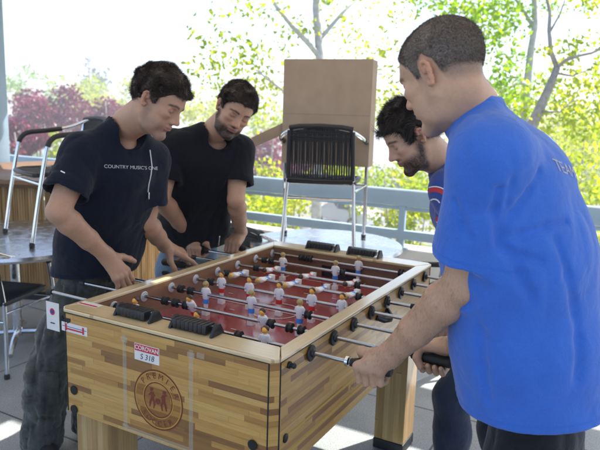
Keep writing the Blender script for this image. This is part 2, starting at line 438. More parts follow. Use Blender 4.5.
def back(p, z=2.95):
    """where the sun ray through p crosses the roof"""
    d = np.array(_sd); t = (z-p[2])/d[2]; return np.array(p)+d*t
def gap(p, sx, sy):
    q = back(p); GAPS.append((q[0]-sx/2, q[0]+sx/2, q[1]-sy/2, q[1]+sy/2))
gap(at(103, 246, 2.36)+np.array([.035, 0, 0]), .075, .035)                      # forearm of the first player
gap((.02, .47, .912), .06, .10)
gap(at(550, 132, 1.60), .05, .05)                      # streak on the near side rail
gap((-.83, .40, 0), .34, .20)                         # floor by the left edge of the frame
gap((-1.45, 1.05, 0), .25, .02); gap((-1.45, 1.10, 0), .25, .02); gap((-1.45, 1.15, 0), .25, .02); gap((-1.45, 1.00, 0), .22, .02)
gap((.45, 1.22, 0), .9, .25)
gap((-2.1, 1.3, .73), .35, .12)
def rects_with_holes(x0, x1, y0, y1, holes):
    xs = sorted({x0, x1} | {min(max(v, x0), x1) for h in holes for v in h[:2]}); ys = sorted({y0, y1} | {min(max(v, y0), y1) for h in holes for v in h[2:]})
    for i in range(len(ys)-1):
        run = None
        for j in range(len(xs)-1):
            cx, cy = (xs[j]+xs[j+1])/2, (ys[i]+ys[i+1])/2
            inside = any(h[0] < cx < h[1] and h[2] < cy < h[3] for h in holes)
            if not inside: run = [xs[j], xs[j+1]] if run is None else [run[0], xs[j+1]]
            if (inside or j == len(xs)-2) and run is not None: yield (*run, ys[i], ys[i+1]); run = None
mb = MB()
for a, b, c, d in rects_with_holes(ROOF['x0'], ROOF['x1'], ROOF['y0'], ROOF['y1'], GAPS):
    mb.box((a+1, c, 0), (b+1, d, .003))
mb.build('canvas', canvas, rt, smooth=False)
for k in range(6):
    x = -5.9+k*2.15; MB().box((x+1, ROOF['y0']+.02, -.16), (x+1.07, ROOF['y1']-.02, -.001)).build('joist', roofw, rt, smooth=False)
# columns
def column(x, y, label):
    t = empty('column', (x, y, 0)); tag(t, label, 'column')
    MB().box((-.09, -.09, .03), (.09, .09, 2.78)).build('shaft', steelblue, t, bevel=.012)
    MB().box((-.14, -.14, 0), (.14, .14, .03)).build('base_plate', steelblue, t, bevel=.006)
cx = at(-3, 150, 6.6)
column(cx[0], cx[1], 'pale blue square column at the left edge of the photo')
column(4.3, 2.9, 'blue square column holding up the far corner of the roof')
# parapet and railing
o = MB().box((-7, 4.0, .0), (7, 4.22, .40)).build('parapet', whitewall, smooth=False, bevel=.02)
tag(o, 'low white painted parapet beneath the blue metal railing', 'wall')
t = empty('railing', (-.2, 4, 0)); tag(t, 'blue grey metal railing with a thick rounded top rail', 'railing')
mb = MB(); sec = []
for k in range(20):
    an = 2*math.pi*k/20; c, s_ = math.cos(an), math.sin(an)
    sec.append((math.copysign(abs(c)**.6, c)*.045, .868+math.copysign(abs(s_)**.55, s_)*.078))
V = [(x, y, z) for x in (-6.8, 7.2) for y, z in sec]
mb.add(V, [(k, (k+1) % 20, 20+(k+1) % 20, 20+k) for k in range(20)]+[tuple(range(20)), tuple(range(39, 19, -1))])
mb.build('top_rail', steelblue, t)
MB().box((-6.8, -.03, .485), (7.2, .03, .57)).build('lower_rail', steelblue, t, bevel=.008)
MB().box((-6.8, -.018, .755), (7.2, .018, .785)).build('under_rail', steelblue, t, bevel=.004)
for k in range(-3, 4):
    x = k*2.05+.0
    MB().box((x-.03, -.026, .405), (x+.03, .026, .80)).build('post', steelblue, t, bevel=.005)
    MB().box((x-.07, -.05, .4), (x+.07, .05, .412)).build('foot_plate', steelblue, t)
# ------------------------------------------------------------------ leaf clouds
def leaf_mesh(name, mt, C, R, n, size, parent, flat=.75, elong=1.7):
    """n leaves spread over clumps with centres C (k,3), radii R (k)"""
    C = np.array(C, float); R = np.array(R, float)
    if R.ndim == 1: R = np.stack([R, R, R*flat], 1)
    wgt = (R[:, 0]**2); idx = rng.choice(len(C), n, p=wgt/wgt.sum())
    d = rng.normal(size=(n, 3)); d /= np.linalg.norm(d, axis=1, keepdims=True); d *= (rng.random(n)**.42)[:, None]
    # sub-clumps make gaps
    P = C[idx]+d*R[idx]
    sub = rng.normal(size=(max(8, n//14), 3)); 
    g = _n3(P*(1.6/np.median(R[:, 0])), 5); keep = g > -.22; P = P[keep]; n = len(P); idx = idx[keep]
    a = rng.normal(size=(n, 3)); a[:, 2] -= .35; a /= np.linalg.norm(a, axis=1, keepdims=True)
    b = np.cross(a, rng.normal(size=(n, 3))); b /= np.linalg.norm(b, axis=1, keepdims=True); c = np.cross(a, b)
    s = size*(.6+.8*rng.random(n))[:, None]; wv = s/elong*.5
    V = np.stack([P-a*s*.5, P-a*s*.1+b*wv+c*s*.06, P+a*s*.5-c*s*.08, P-a*s*.1-b*wv+c*s*.06], 1).reshape(-1, 3)
    me = mesh_np(name, V, np.arange(4*n).reshape(-1, 4))
    base = rng.random(len(C))[idx]
    r = np.repeat(np.clip(base*.45+rng.random(n)*.55, 0, 1), 4)
    at_ = me.attributes.new('rnd', 'FLOAT', 'POINT'); at_.data.foreach_set('value', r.astype(np.float32))
    me.materials.append(mt); return link(name, me, None, parent)
green1 = leafmat('young_green_leaves', (.10, .22, .02), (.20, .33, .03), (.38, .42, .05), .55)
green2 = leafmat('yellow_green_leaves', (.16, .26, .02), (.33, .38, .04), (.48, .45, .08), .55)
purple = leafmat('plum_leaves', (.09, .015, .035), (.17, .03, .065), (.27, .07, .10), .35)
bluegreen = leafmat('blue_green_needles', (.05, .09, .08), (.09, .14, .12), (.15, .2, .16), .2)
bark = mat('bark', (.30, .27, .24), .9, noise=.25, nscale=14, bump=.6, bscale=30)
barkd = mat('grey_bark', (.46, .44, .42), .9, noise=.2, nscale=14, bump=.6, bscale=30)
def jitterpath(a, b, n, j):
    a = np.array(a, float); b = np.array(b, float)
    return [a+(b-a)*i/n+(rng.normal(size=3)*j if 0 < i < n else 0) for i in range(n+1)]
def tree(label, base, limbs, clumps, n, size, lm, tm=None, cat='tree', name='tree', group=None):
    """limbs: list of (points, r0, r1) in world space; clumps: list of (centre, radius)"""
    b = np.array(base, float); t = empty(name, b); tag(t, label, cat, group)
    mb = MB()
    for pts, r0, r1 in limbs:
        pts = [np.array(p, float)-b for p in pts]; m = len(pts)
        mb.tube(pts, [r0+(r1-r0)*i/(m-1) for i in range(m)], 8)
    mb.build('trunk', tm or bark, t, smooth=True)
    leaf_mesh('crown', lm, [np.array(c)-b for c, r in clumps], [r for c, r in clumps], n, size, t)
    return t
def gnd(p): return (p[0], p[1], GZ)
# tree behind the cardboard box
D = 9.5
c0 = at(320, 57, D); g0 = gnd(at(322, 150, D))
limbs = [([g0, g0+(np.array(c0)-g0)*.4, g0+(np.array(c0)-g0)*.75, c0, at(316, 8, D), at(318, -40, D), at(312, -90, D)], .10, .035),
         ([c0, at(309, 44, D-.1), at(292, 26, D-.3), at(276, 6, D-.5), at(262, -20, D-.6)], .05, .02),
         ([at(330, 110, D), at(285, 92, D-.6), at(256, 70, D-1)], .03, .01),
         ([at(319, 40, D), at(345, 10, D+.3), at(372, -15, D+.5)], .035, .012)]
cl = []
for (px, py, r, dd) in [(250, 20, .55, -.8), (232, 62, .5, -.9), (215, 30, .35, -1), (262, 62, .45, -.5), (252, 95, .5, .2), (270, 110, .5, .5), (300, 30, .3, 0), (340, 20, .4, .4),
                        (332, 0, .3, 0), (372, 40, .4, .5), (385, 60, .45, 0), (362, 45, .4, .3), (378, 92, .5, .8), (205, 82, .4, -.5), (262, 4, .35, -.5), (392, 10, .4, .5), (345, -40, .9, 0), (290, -60, 1., 0), (225, -30, .6, -.5), (390, 110, .4, 1)]:
    cl.append((at(px, py, D+dd), r*1.15))
tree('slender tree with pale trunk and thin young leaves behind the cardboard box', g0, limbs, cl, 4200, .08, green2, barkd)
# straight trunk at the right
D = 10.5
g1 = gnd(at(530, 150, D))
limbs = [([g1, (np.array(g1)+at(528, 78, D))/2, at(528, 78, D), at(531, 50, D), at(535, 25, D), at(534, -15, D), at(538, -60, D)], .085, .035),
         ([at(529, 85, D), at(518, 82, D-.3), at(500, 92, D-.5), at(480, 75, D-.7)], .045, .02),
         ([at(535, 30, D), at(520, 5, D+.2), at(500, -20, D+.3)], .04, .015)]
cl = []
for (px, py, r, dd) in [(485, 10, .6, -1), (470, 30, .6, -1), (500, 45, .5, -1), (492, 80, .55, -.8), (508, 100, .5, -.6), (455, 8, .5, -.5), (512, 65, .3, 0), (505, 15, .45, 0), (440, 2, .4, -.6), (520, 95, .4, 0), (545, 92, .5, .5), (540, -20, .8, 0), (475, -30, .9, -.5), (425, -10, .4, 0), (519, 30, .18, 0), (497, 118, .45, 0), (560, 10, .2, 0)]:
    cl.append((at(px, py, D+dd), r*1.1))
tree('tree with a straight pale trunk behind the head of the man in royal blue', g1, limbs, cl, 6200, .082, green1, barkd)
# forked tree at the far right
D = 8.2
g2 = gnd(at(528, 200, D)); f0 = at(540, 108, D); f1 = at(557, 68, D)
limbs = [([g2, (np.array(g2)+f0)/2+np.array([.05, 0, 0]), at(531, 128, D), f0, at(549, 88, D), f1], .10, .045),
         ([f1, at(551, 52, D), at(549, 30, D+.1), at(550, 12, D+.1), at(545, -8, D+.2), at(541, -40, D+.2)], .034, .015),
         ([at(550, 32, D+.1), at(560, 14, D), at(567, -6, D)], .016, .007),
         ([f1, at(566, 60, D-.1), at(578, 56, D-.2), at(592, 53, D-.3), at(606, 45, D-.4), at(630, 38, D-.5)], .026, .01),
         ([at(555, 73, D), at(572, 76, D+.1), at(590, 69, D+.2), at(604, 62, D+.3)], .016, .006),
         ([at(538, 112, D), at(560, 112, D-.3), at(575, 98, D-.4)], .014, .006)]
cl = []
for (px, py, r, dd) in [(585, 80, .35, 0), (575, 45, .25, 0), (596, 95, .4, .3), (570, 95, .4, .5), (545, 80, .25, .3), (565, 120, .45, .3), (590, 125, .4, 0), (545, 120, .35, 0), (592, 8, .25, .2), (575, 2, .2, 0), (520, 105, .35, .4),
                        (598, 60, .25, -.2), (570, 60, .2, 0), (545, 50, .12, 0), (600, 160, .5, 1), (585, 180, .45, .6), (620, 60, .6, 0), (560, -30, .5, 0)]:
    cl.append((at(px, py, D+dd), r*1.1))
tree('forked tree with bent branches and sparse yellow green leaves at the far right', g2, limbs, cl, 3300, .078, green2, bark)
# hedge-like shrubs just beyond the railing (seen between the rails)
k = 0
for (px, py, t_, r, n_, lm, lab) in [
        (262, 205, 13, .85, 2600, green2, 'lime green shrub below the railing, left of the chair standing on the far table'),
        (292, 208, 12, .70, 2400, green2, 'lime green shrub seen between the legs of the chair on the far table'),
        (412, 200, 13, .75, 2600, green2, 'lime green shrub at the railing post, right of the white car'),
        (415, 160, 16, .9, 2400, green2, 'yellow green shrub beneath the beard of the dark haired man'),
        (455, 190, 12, .9, 2000, green2, 'lime shrub hidden mostly behind the royal blue T-shirt'),
        (590, 215, 12, .85, 2600, green2, 'lime shrub at the right edge below the railing'),
        (365, 170, 17, 1., 2400, green2, 'yellow green shrub behind the armrest of the chair on the far table'),
        (590, 150, 17, 1.7, 4200, green2, 'tall yellow green shrub above the railing at the right edge')]:
    c = at(px, py, t_); g = gnd(c); cl = [(c+rng.normal(size=3)*r*.45, r*.62) for _ in range(7)]+[((c[0], c[1], (c[2]+GZ)/2), r*.9)]
    lim = [([g, c+rng.normal(size=3)*r*.4], .04, .012) for _ in range(4)]
    tree(lab, g, lim, cl, n_, .10, lm, bark, 'shrub', 'shrub')
# purple-leaved plums
for (px, py, t_, rx, n_, lab) in [
        (40, 118, 34, 1.9, 3600, 'round dark purple plum tree nearest the left column'),
        (75, 122, 37, 1.7, 3000, 'purple plum tree behind the lamp post'),
        (110, 120, 35, 1.5, 2600, 'purple plum tree above the shoulder of the man at the left'),
        (25, 140, 26, 1.0, 1800, 'low pinkish plum shrub beside the left column'),
        (232, 170, 30, 1.5, 3000, 'pinkish purple plum tree just right of the bearded man in black'),
        (266, 166, 31, 1.8, 3000, 'pinkish purple plum tree under the cardboard flap'),
        (205, 158, 34, 1.5, 2000, 'purple plum tree hidden behind the bearded man in black'),
        (318, 168, 33, 1.5, 2000, 'purple plum tree seen through the woven chair back')]:
    c = at(px, py, t_); g = gnd(c); cl = [(c+rng.normal(size=3)*[rx*.6, rx*.6, rx*.35], rx*.55) for _ in range(10)]
    lim = [([g, (g+c)/2+rng.normal(size=3)*.1, c+rng.normal(size=3)*rx*.4], .09, .03) for _ in range(3)]
    tree(lab, g, lim, cl, int(n_*1.5), .2, purple, bark, 'tree', 'plum_tree', 'purple leaved plum trees along the car park')
for (px, py, t_, rx, n_, lm, lab) in [
        (28, 93, 60, 2.6, 1800, green1, 'pale green tree far behind the plums at the left'),
        (112, 97, 55, 3.0, 2600, green2, 'round light green tree behind the head of the man at the left'),
        (60, 145, 30, .9, 900, green2, 'small lime shrub between the plum trees'),
        (350, 100, 50, 3.2, 2400, green2, 'large pale green tree hidden behind the cardboard box'),
        (470, 120, 40, 3.0, 2400, green2, 'pale green tree between the two men at the right'),
        (560, 130, 36, 2.6, 2400, green2, 'light green tree beyond the right lamp post'),
        (212, 118, 45, 2.5, 1800, green2, 'light green tree between the two men in dark T-shirts'),
        (272, 125, 44, 2.5, 2000, green2, 'light green tree left of the cardboard box')]:
    c = at(px, py, t_); g = gnd(c); cl = [(c+rng.normal(size=3)*[rx*.55, rx*.55, rx*.35], rx*.5) for _ in range(10)]
    tree(lab, g, [([g, (g+c)/2, c+rng.normal(size=3)*rx*.3], .14, .05)], cl, n_, .28, lm, bark, 'tree', 'tree')
# conifer
c = at(93, 92, 75); g = gnd(c); top = at(88, 58, 75)
cl = [(np.array([top[0]+(rng.random()-.5)*q*2.2, top[1]+(rng.random()-.5)*q*2.2, top[2]-q*2.1]), .35+q*.42) for q in np.linspace(0, 3.4, 18)]
cl += [(at(104, 80, 75), 1.0), (at(106, 70, 75), .6), (at(100, 90, 75), 1.3)]
tree('hazy blue green conifer on the skyline above the plum trees', g, [([g, top], .3, .04)], cl, 2600, .35, bluegreen, bark, 'tree', 'conifer')
# far building, lamp posts
t = empty('office_building', (0, 0, 0)); tag(t, 'long low white building with a dark flat roof on the skyline', 'building')
A = at(48, 104, 110); B = at(94, 104, 110); A[2] = B[2] = 0; dr = nz(B-A); nn = np.array([-dr[1], dr[0], 0]); R_ = np.stack([dr, nn, [0, 0, 1]], 1); hb = 1.9
t.location = A
bwall = mat('office_wall', (.5, .5, .5), .8); broof = mat('office_roof', (.16, .17, .2), .8); bwin = mat('office_window', (.1, .13, .16), .15)
LN = float(np.linalg.norm(B-A))
MB().box((0, 0, GZ), (LN, 12, hb), R=R_).build('wall', bwall, t, smooth=False)
MB().box((-.6, -.8, hb+.01), (LN+.6, 12.6, hb+.9), R=R_).build('roof', broof, t, smooth=False)
for i in range(5): MB().box((.6+i*LN/5, -.06, hb-2.2), (.6+i*LN/5+LN/5-1.0, -.02, hb-.7), R=R_).build('window', bwin, t, smooth=False)
t = empty('office_building', (0, 0, 0)); tag(t, 'white building glimpsed past the lamp post at the far right', 'building')
A = at(560, 140, 60); A[2] = 0; t.location = A
MB().box((0, 0, GZ), (14, 8, .4)).build('wall', bwall, t, smooth=False)
MB().box((-.4, -.4, .41), (14.4, 8.4, .8)).build('roof', broof, t, smooth=False)
for i in range(4): MB().box((.8+i*3.3, -.05, -2.4), (2.8+i*3.3, -.01, -1.)).build('window', bwin, t, smooth=False)
lampm = mat('lamp_post_paint', (.33, .36, .4), .5)
for (px, py, pb, t_, lab) in [(60, 93, 135, 42, 'grey lamp post with a double head in front of the plum trees'), (591, 113, 165, 24, 'grey lamp post with a flat head at the far right')]:
    p = at(px, py, t_); q = empty('lamp_post', (p[0], p[1], GZ)); tag(q, lab, 'lamp post'); H = p[2]-GZ
    r = t_*.0016
    MB().tube([(0, 0, 0), (0, 0, H)], [r*1.3, r], 10).build('pole', lampm, q)
    MB().lathe([(r*3, 0), (r*3, .5), (r*1.3, .55)], 'z').build('base', concrete, q)
    wv = t_*.0115
    for s_ in (-1, 1): MB().box((s_*r if s_ > 0 else -wv, -.18, H-.06), (wv if s_ > 0 else s_*r, .18, H+.06), R=np.stack([CR*[1, 1, 0]/np.linalg.norm(CR[:2]), CF*[1, 1, 0]/np.linalg.norm(CF[:2]), [0, 0, 1]], 1)).build('lamp_head', lampm, q, bevel=.03)
# ------------------------------------------------------------------ parked cars
def carbody(p, paintm, label, rz, sc=1.):
    t = empty('parked_car', p, rz); t.scale = (sc,)*3; tag(t, label, 'car')
    gl = bwin; W_ = .86
    prof = [(-2.15, .35), (-2.2, .62), (-2.1, .86), (-1.75, .93), (-1.15, .98), (-.45, 1.40), (.65, 1.43), (1.5, 1.05), (2.0, .98), (2.12, .7), (2.1, .35)]
    V = []; ys = [(-1, .80, 0), (-.97, 1, 0), (.97, 1, 0), (1, .8, 0)]
    mb = MB(); n_ = len(prof)
    for (yy, k, _) in [(-W_, .96, 0), (-W_*.9, 1, 0), (W_*.9, 1, 0), (W_, .96, 0)]:
        for (x, z) in prof:
            q = yy*(1 if z < 1. else .80); V.append((x*k, q, .35+(z-.35)*k))
    F = []
    for i in range(3):
        for j in range(n_): j2 = (j+1) % n_; F.append((i*n_+j, i*n_+j2, (i+1)*n_+j2, (i+1)*n_+j))
    F += [tuple(range(n_)), tuple(range(4*n_-1, 3*n_-1, -1))]
    mb.add(V, F).build('body', paintm, t, bevel=.02)
    for s_ in (-1, 1):
        y0 = s_*(W_*.865); MB().add([(-1.0, y0*1.03, 1.0), (-.42, y0*.93, 1.32), (.05, y0*.93, 1.34), (.05, y0*1.03, 1.0)], [(0, 1, 2, 3)]).build('side_window', gl, t)
        MB().add([(.1, y0*1.03, 1.0), (.1, y0*.93, 1.34), (.62, y0*.93, 1.34), (1.2, y0*1.03, 1.03)], [(0, 1, 2, 3)]).build('side_window', gl, t)
        for x in (-1.35, 1.35):
            wh = MB().lathe([(.2, -.1), (.33, -.1), (.34, 0), (.33, .1), (.2, .1)], 'y', (x, s_*.82, .34), 24).build('wheel', rubber, t)
            MB().lathe([(.04, -.115), (.2, -.105), (.2, .105), (.04, .115)], 'y', (x, s_*.82, .34), 16).build('rim', alu, wh)
    for s_ in (-1, 1):
        MB().box((-2.19, s_*.62-.14, .66), (-2.08, s_*.62+.14, .8)).build('headlight', mat('headlight_glass', (.8, .8, .8), .1), t, bevel=.02)
        MB().box((2.0, s_*.66-.12, .74), (2.13, s_*.66+.12, .9)).build('tail_light', mat('red_lens', (.4, .02, .02), .2), t, bevel=.02)
    return t
cw = mat('white_car_paint', (.75, .76, .78), .25, coat=.6)
p = at(346, 207, 34); carbody((p[0], p[1], GZ+.02), cw, 'white car parked beyond the railing under the woven chair', YAW*-1*-1+rad(8))
p = at(398, 163, 46); carbody((p[0]+1., p[1], GZ+.02), mat('blue_grey_car_paint', (.12, .16, .22), .3, coat=.6), 'blue grey car parked beside the beard of the dark haired man', rad(-10))
# ------------------------------------------------------------------ reed screen and counter at the left
reed = None
m, n, b = newmat('sunlit_reed'); L = n.links.new
tc = N(n, 'ShaderNodeTexCoord'); mp = N(n, 'ShaderNodeMapping'); mp.inputs['Scale'].default_value = (30, 30, 1.2); L(tc.outputs['Object'], mp.inputs[0])
tn = N(n, 'ShaderNodeTexNoise', i_Scale=1.2, i_Detail=4.); L(mp.outputs[0], tn.inputs['Vector'])
c = ramp(n, tn.outputs['Fac'], [(.3, (.30, .17, .06)), (.5, (.55, .36, .16)), (.7, (.72, .54, .30))])
L(c, b.inputs['Base Color']); b.inputs['Roughness'].default_value = .6
tl = N(n, 'ShaderNodeBsdfTranslucent'); L(c, tl.inputs[0]); mx = N(n, 'ShaderNodeMixShader'); mx.inputs[0].default_value = .45
L(b.outputs[0], mx.inputs[1]); L(tl.outputs[0], mx.inputs[2]); L(mx.outputs[0], n.nodes['Material Output'].inputs[0]); reed = m
c0 = at(20, 190, 5.6); t = empty('bar_counter', (c0[0]+.1, c0[1]+.6, 0)); tag(t, 'curved bar counter faced with sunlit reed slats behind the left table', 'counter')
mb = MB(); 
for k in range(170):
    an = rad(-190+k*1.25); rr = 1.0+rng.random()*.008; x, y = rr*math.cos(an), rr*math.sin(an); rb = .009+.003*rng.random()
    mb.tube([(x, y, .03), (x, y, .93)], rb, 6)
mb.build('reed_front', reed, t)
MB().lathe([(.9, .935), (1.08, .935), (1.10, .965), (1.08, .995), (.9, .995), (.85, .96)], 'z', n=72).build('counter_top', mat('tan_counter', (.13, .075, .04), .6, noise=.12, nscale=8), t)
MB().lathe([(.96, 0), (1.05, 0), (1.05, .06), (.96, .06)], 'z', n=72).build('plinth', blackpl, t)
# ------------------------------------------------------------------ round tables
def round_table(x, y, r, label, h=.72):
    t = empty('round_table', (x, y, 0)); tag(t, label, 'table', 'round terrace tables')
    MB().lathe([(.001, h-.012), (r-.012, h-.012), (r-.012, h), (.001, h)], 'z', n=72).build('table_top', glasst, t)
    MB().lathe([(r-.010, h-.03), (r+.004, h-.03), (r+.012, h-.015), (r+.006, h+.004), (r-.010, h+.003)], 'z', n=72).build('rim', alu, t)
    MB().lathe([(.03, .04), (.03, h-.03), (.12, h-.012)], 'z').build('pedestal', alu, t)
    for k in range(4):
        a = rad(45+90*k); MB().tube([(0, 0, .07), (math.cos(a)*.2, math.sin(a)*.2, .06), (math.cos(a)*.34, math.sin(a)*.34, .02)], [.022, .02, .016], 8).build('foot', alu, t)
    return t
round_table(-.16, 2.36, .51, 'round grey table with a metal rim behind the foosball table, chair standing on it')
round_table(-1.93, 1.25, .66, 'round grey table at the left edge with a chair standing on it')
# ------------------------------------------------------------------ bistro chair: origin at floor centre, faces +y
def make_chair():
    t = empty('bistro_chair')
    zs = .44
    for s_ in (-1, 1):
        # front leg rises, bends into the armrest and runs back to the back frame
        P = [(s_*.285, .285, .0), (s_*.285, .235, .3), (s_*.285, .175, .60), (s_*.285, .158, .645), (s_*.285, .125, .675), (s_*.284, .085, .685), (s_*.278, -.03, .695), (s_*.262, -.16, .715), (s_*.215, -.235, .75), (s_*.15, -.262, .775), (s_*.07, -.272, .785), (0, -.274, .787)]
        Q = []
        for i in range(len(P)-1):
            for q in range(3): Q.append(np.array(P[i])+(np.array(P[i+1])-np.array(P[i]))*q/3)
        Q.append(np.array(P[-1])); Q = np.array(Q); Q[1:-1] = (Q[:-2]+Q[1:-1]*2+Q[2:])/4
        lg = MB().tube(list(Q), .0125, 12).build('arm_tube', chrome, t)
        MB().tube(list(Q[7:21]), .0165, 12).build('arm_sleeve', blackwrap, lg)
        MB().lathe([(.016, -.0), (.017, .02), (.013, .03)], 'z', (s_*.285, .285, 0)).build('foot_cap', rubber, lg)
        lg = MB().tube([(s_*.235, -.235, 0), (s_*.222, -.205, .25), (s_*.21, -.19, zs), (s_*.205, -.205, .55), (s_*.196, -.252, .755)], .0125, 12).build('rear_leg', chrome, t)
        MB().lathe([(.016, -.0), (.017, .02), (.013, .03)], 'z', (s_*.235, -.235, 0)).build('foot_cap', rubber, lg)
        MB().tube([(s_*.222, -.2, .385), (s_*.285, .218, .385)], .008, 8).build('side_stretcher', chrome, t)
    MB().tube([(-.218, -.198, .33), (.218, -.198, .33)], .009, 8).build('rear_stretcher', chrome, t)
    MB().tube([(-.285, .216, .385), (.285, .216, .385)], .009, 8).build('front_stretcher', chrome, t)
    # seat: padded border and woven cords
    a = .215; P = [(-a, -.19, zs), (-a-.015, 0, zs+.003), (-a-.02, .17, zs), (-a+.02, .225, zs-.006), (0, .235, zs-.008), (a-.02, .225, zs-.006), (a+.02, .17, zs), (a+.015, 0, zs+.003), (a, -.19, zs), (0, -.195, zs), (-a, -.19, zs)]
    seat = MB().tube(P, .016, 10).build('seat', blackwrap, t)
    mb = MB()
    for k in range(30):
        x = -a+.008+k*(2*a-.016)/29; mb.tube([(x, -.19, zs+.006), (x*1.04, 0, zs-.004), (x*1.07, .22, zs+.004)], .0048, 5, caps=False)
    for k in range(26):
        y = -.18+k*.4/25; mb.tube([(-a-.01, y, zs+.004), (0, y, zs-.006), (a+.01, y, zs+.004)], .0048, 5, caps=False)
    mb.build('weave', cordm, seat)
    bk = empty('x')
    bpy.data.objects.remove(bk)
    fr = [(-.205, -.198, .455), (-.203, -.222, .6), (-.196, -.256, .76)]
    mb = MB().tube(fr, .015, 8).tube([(-x, y, z) for x, y, z in fr], .015, 8).tube([(-.205, -.2, .452), (0, -.207, .448), (.205, -.2, .452)], .015, 8)
    P = [(-.196, -.256, .775), (-.13, -.266, .785), (0, -.274, .79), (.13, -.266, .785), (.196, -.256, .775)]
    bo = mb.tube(P, .0175, 8).build('backrest', blackwrap, t)
    mb = MB()
    for k in range(27):
        u = -1+2*k/26; x = u*.19; off = -.014*(1-u*u)
        j = .0015*math.sin(k*2.4)
        mb.tube([(x*1.04+j, -.2+off*.3, .45), (x*1.02-j, -.219+off*.6, .60), (x, -.258+off, .785)], [.0058, .0066, .0074], 6, caps=False)
    for z, y in ((.70, -.242), (.712, -.246), (.724, -.25), (.745, -.254), (.757, -.257)):
        mb.tube([(-.197, y, z), (0, y-.016, z), (.197, y, z)], .0055, 5, caps=False)
    mb.build('woven_back', cordm, bo)
    return t
ch = make_chair(); G_ = 'black woven bistro chairs on the terrace'
tag(ch, 'black woven chair standing on the far round table with a cardboard box on it', 'chair', G_)
ch.location = (-.18, 2.31, .725); ch.rotation_euler.z = rad(22)
def chair(x, y, z, rz, label):
    c = copy_tree(ch); c.location = (x, y, z); c.rotation_euler.z = rad(rz); tag(c, label, 'chair', G_); return c
chair(-1.72, 1.47, .725, 159, 'chrome legged chair standing on the left round table behind the man at the left')
chair(-.66, 2.45, 0, -20, 'woven chair on the floor pushed in beside the bearded man in black')
chair(-1.75, .95, 0, 20, 'dark chair tucked under the left round table')
chair(.62, 2.55, 0, 75, 'chair on the floor beyond the far table leg of the foosball table')
# crate under the left table
pine = mat('crate_wood', (.42, .28, .14), .6, noise=.15, nscale=12)
t = empty('wooden_crate', (-1.72, 1.75, 0), rad(15)); tag(t, 'small pale wooden crate on the floor beneath the left round table', 'crate')
for i in range(3): MB().box((-.25, -.16, .02+i*.07), (.25, -.145, .08+i*.07)).build('slat', pine, t, bevel=.002); MB().box((-.25, .145, .02+i*.07), (.25, .16, .08+i*.07)).build('slat', pine, t, bevel=.002)
for s_ in (-1, 1): MB().box((s_*.25-.012, -.14, .02), (s_*.25+.012, .14, .22)).build('end_panel', pine, t, bevel=.002)
MB().box((-.237, -.144, .02), (.237, .144, .03)).build('bottom', pine, t)
# ------------------------------------------------------------------ cardboard box on the chair
m, n, b = newmat('cardboard'); L = n.links.new
tc = N(n, 'ShaderNodeTexCoord'); tn = N(n, 'ShaderNodeTexNoise', i_Scale=9., i_Detail=6.); L(tc.outputs['Object'], tn.inputs['Vector'])
c = ramp(n, tn.outputs['Fac'], [(.3, (.37, .275, .195)), (.7, (.43, .32, .23))]); L(c, b.inputs['Base Color']); b.inputs['Roughness'].default_value = .85
wv = N(n, 'ShaderNodeTexWave', i_Scale=60., i_Distortion=.2); L(tc.outputs['Object'], wv.inputs['Vector']); bp = N(n, 'ShaderNodeBump', i_Strength=.08, i_Distance=.002); L(wv.outputs['Fac'], bp.inputs['Height']); L(bp.outputs[0], b.inputs['Normal'])
cardb = m
bx = empty('cardboard_box', (-.20, 2.36, 1.255), rad(10)); tag(bx, 'large open brown cardboard box standing upright on the woven chair', 'box')
w2, dp, hh = .30, .13, .69
MB().box((-w2, -.004, .0), (w2, .0, hh)).build('front_panel', cardb, bx)
MB().box((-w2, dp, .0), (w2, dp+.004, hh)).build('back_panel', cardb, bx)
for s_ in (-1, 1): MB().box((min(s_*w2, s_*(w2+.004)), -.003, .0), (max(s_*w2, s_*(w2+.004)), dp+.003, hh-.002)).build('side_panel', cardb, bx)
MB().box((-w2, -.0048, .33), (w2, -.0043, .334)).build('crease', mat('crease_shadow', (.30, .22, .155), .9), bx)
MB().box((-w2, .001, hh-.004), (w2, dp-.001, hh)).build('top_panel', cardb, bx)
MB().add([(-w2-.005, .02, .27), (-w2-.005, .02, .19), (-w2-.19, -.10, .09), (-w2-.185, -.10, .165), (-w2-.005, .016, .27), (-w2-.005, .016, .19), (-w2-.19, -.104, .09), (-w2-.185, -.104, .165)],
         [(0, 1, 2, 3), (7, 6, 5, 4), (0, 4, 5, 1), (2, 6, 7, 3), (1, 5, 6, 2), (0, 3, 7, 4)]).build('flap', cardb, bx)
# ------------------------------------------------------------------ foosball table
W_, L_, T_, PB = .861, 1.42, .91, .54
lightw = [(0, (.46, .235, .052)), (.16, (.55, .31, .078)), (.38, (.59, .35, .098)), (.58, (.50, .27, .062)), (.72, (.61, .375, .112)), (.80, (.43, .225, .052)), (.86, (.31, .15, .038)), (1, (.24, .11, .03))]
pal = [(p, c) for p, c in lightw]
wood_end = woodmat('butcher_block_end', 'XZ', pal, seed=3., ph=.0190, pw=.22)
wood_side = woodmat('butcher_block_side', 'YZ', pal, seed=11., ph=.0190, pw=.27)
wood_leg = woodmat('butcher_block_leg', 'ZX', [(0, (.40, .24, .08)), (.5, (.52, .34, .13)), (.8, (.58, .40, .17)), (1, (.28, .15, .05))], ph=.026, pw=.9, seed=5.)
wood_legy = woodmat('butcher_block_leg_side', 'ZY', [(0, (.42, .26, .09)), (.5, (.52, .34, .13)), (1, (.34, .19, .07))], ph=.026, pw=.9, seed=6.)
railx = woodmat('rail_top_end', 'XY', [(0, (.66, .50, .26)), (1, (.72, .57, .32))], ph=.2, pw=3., rough=.22, coat=.9, grain=.12)
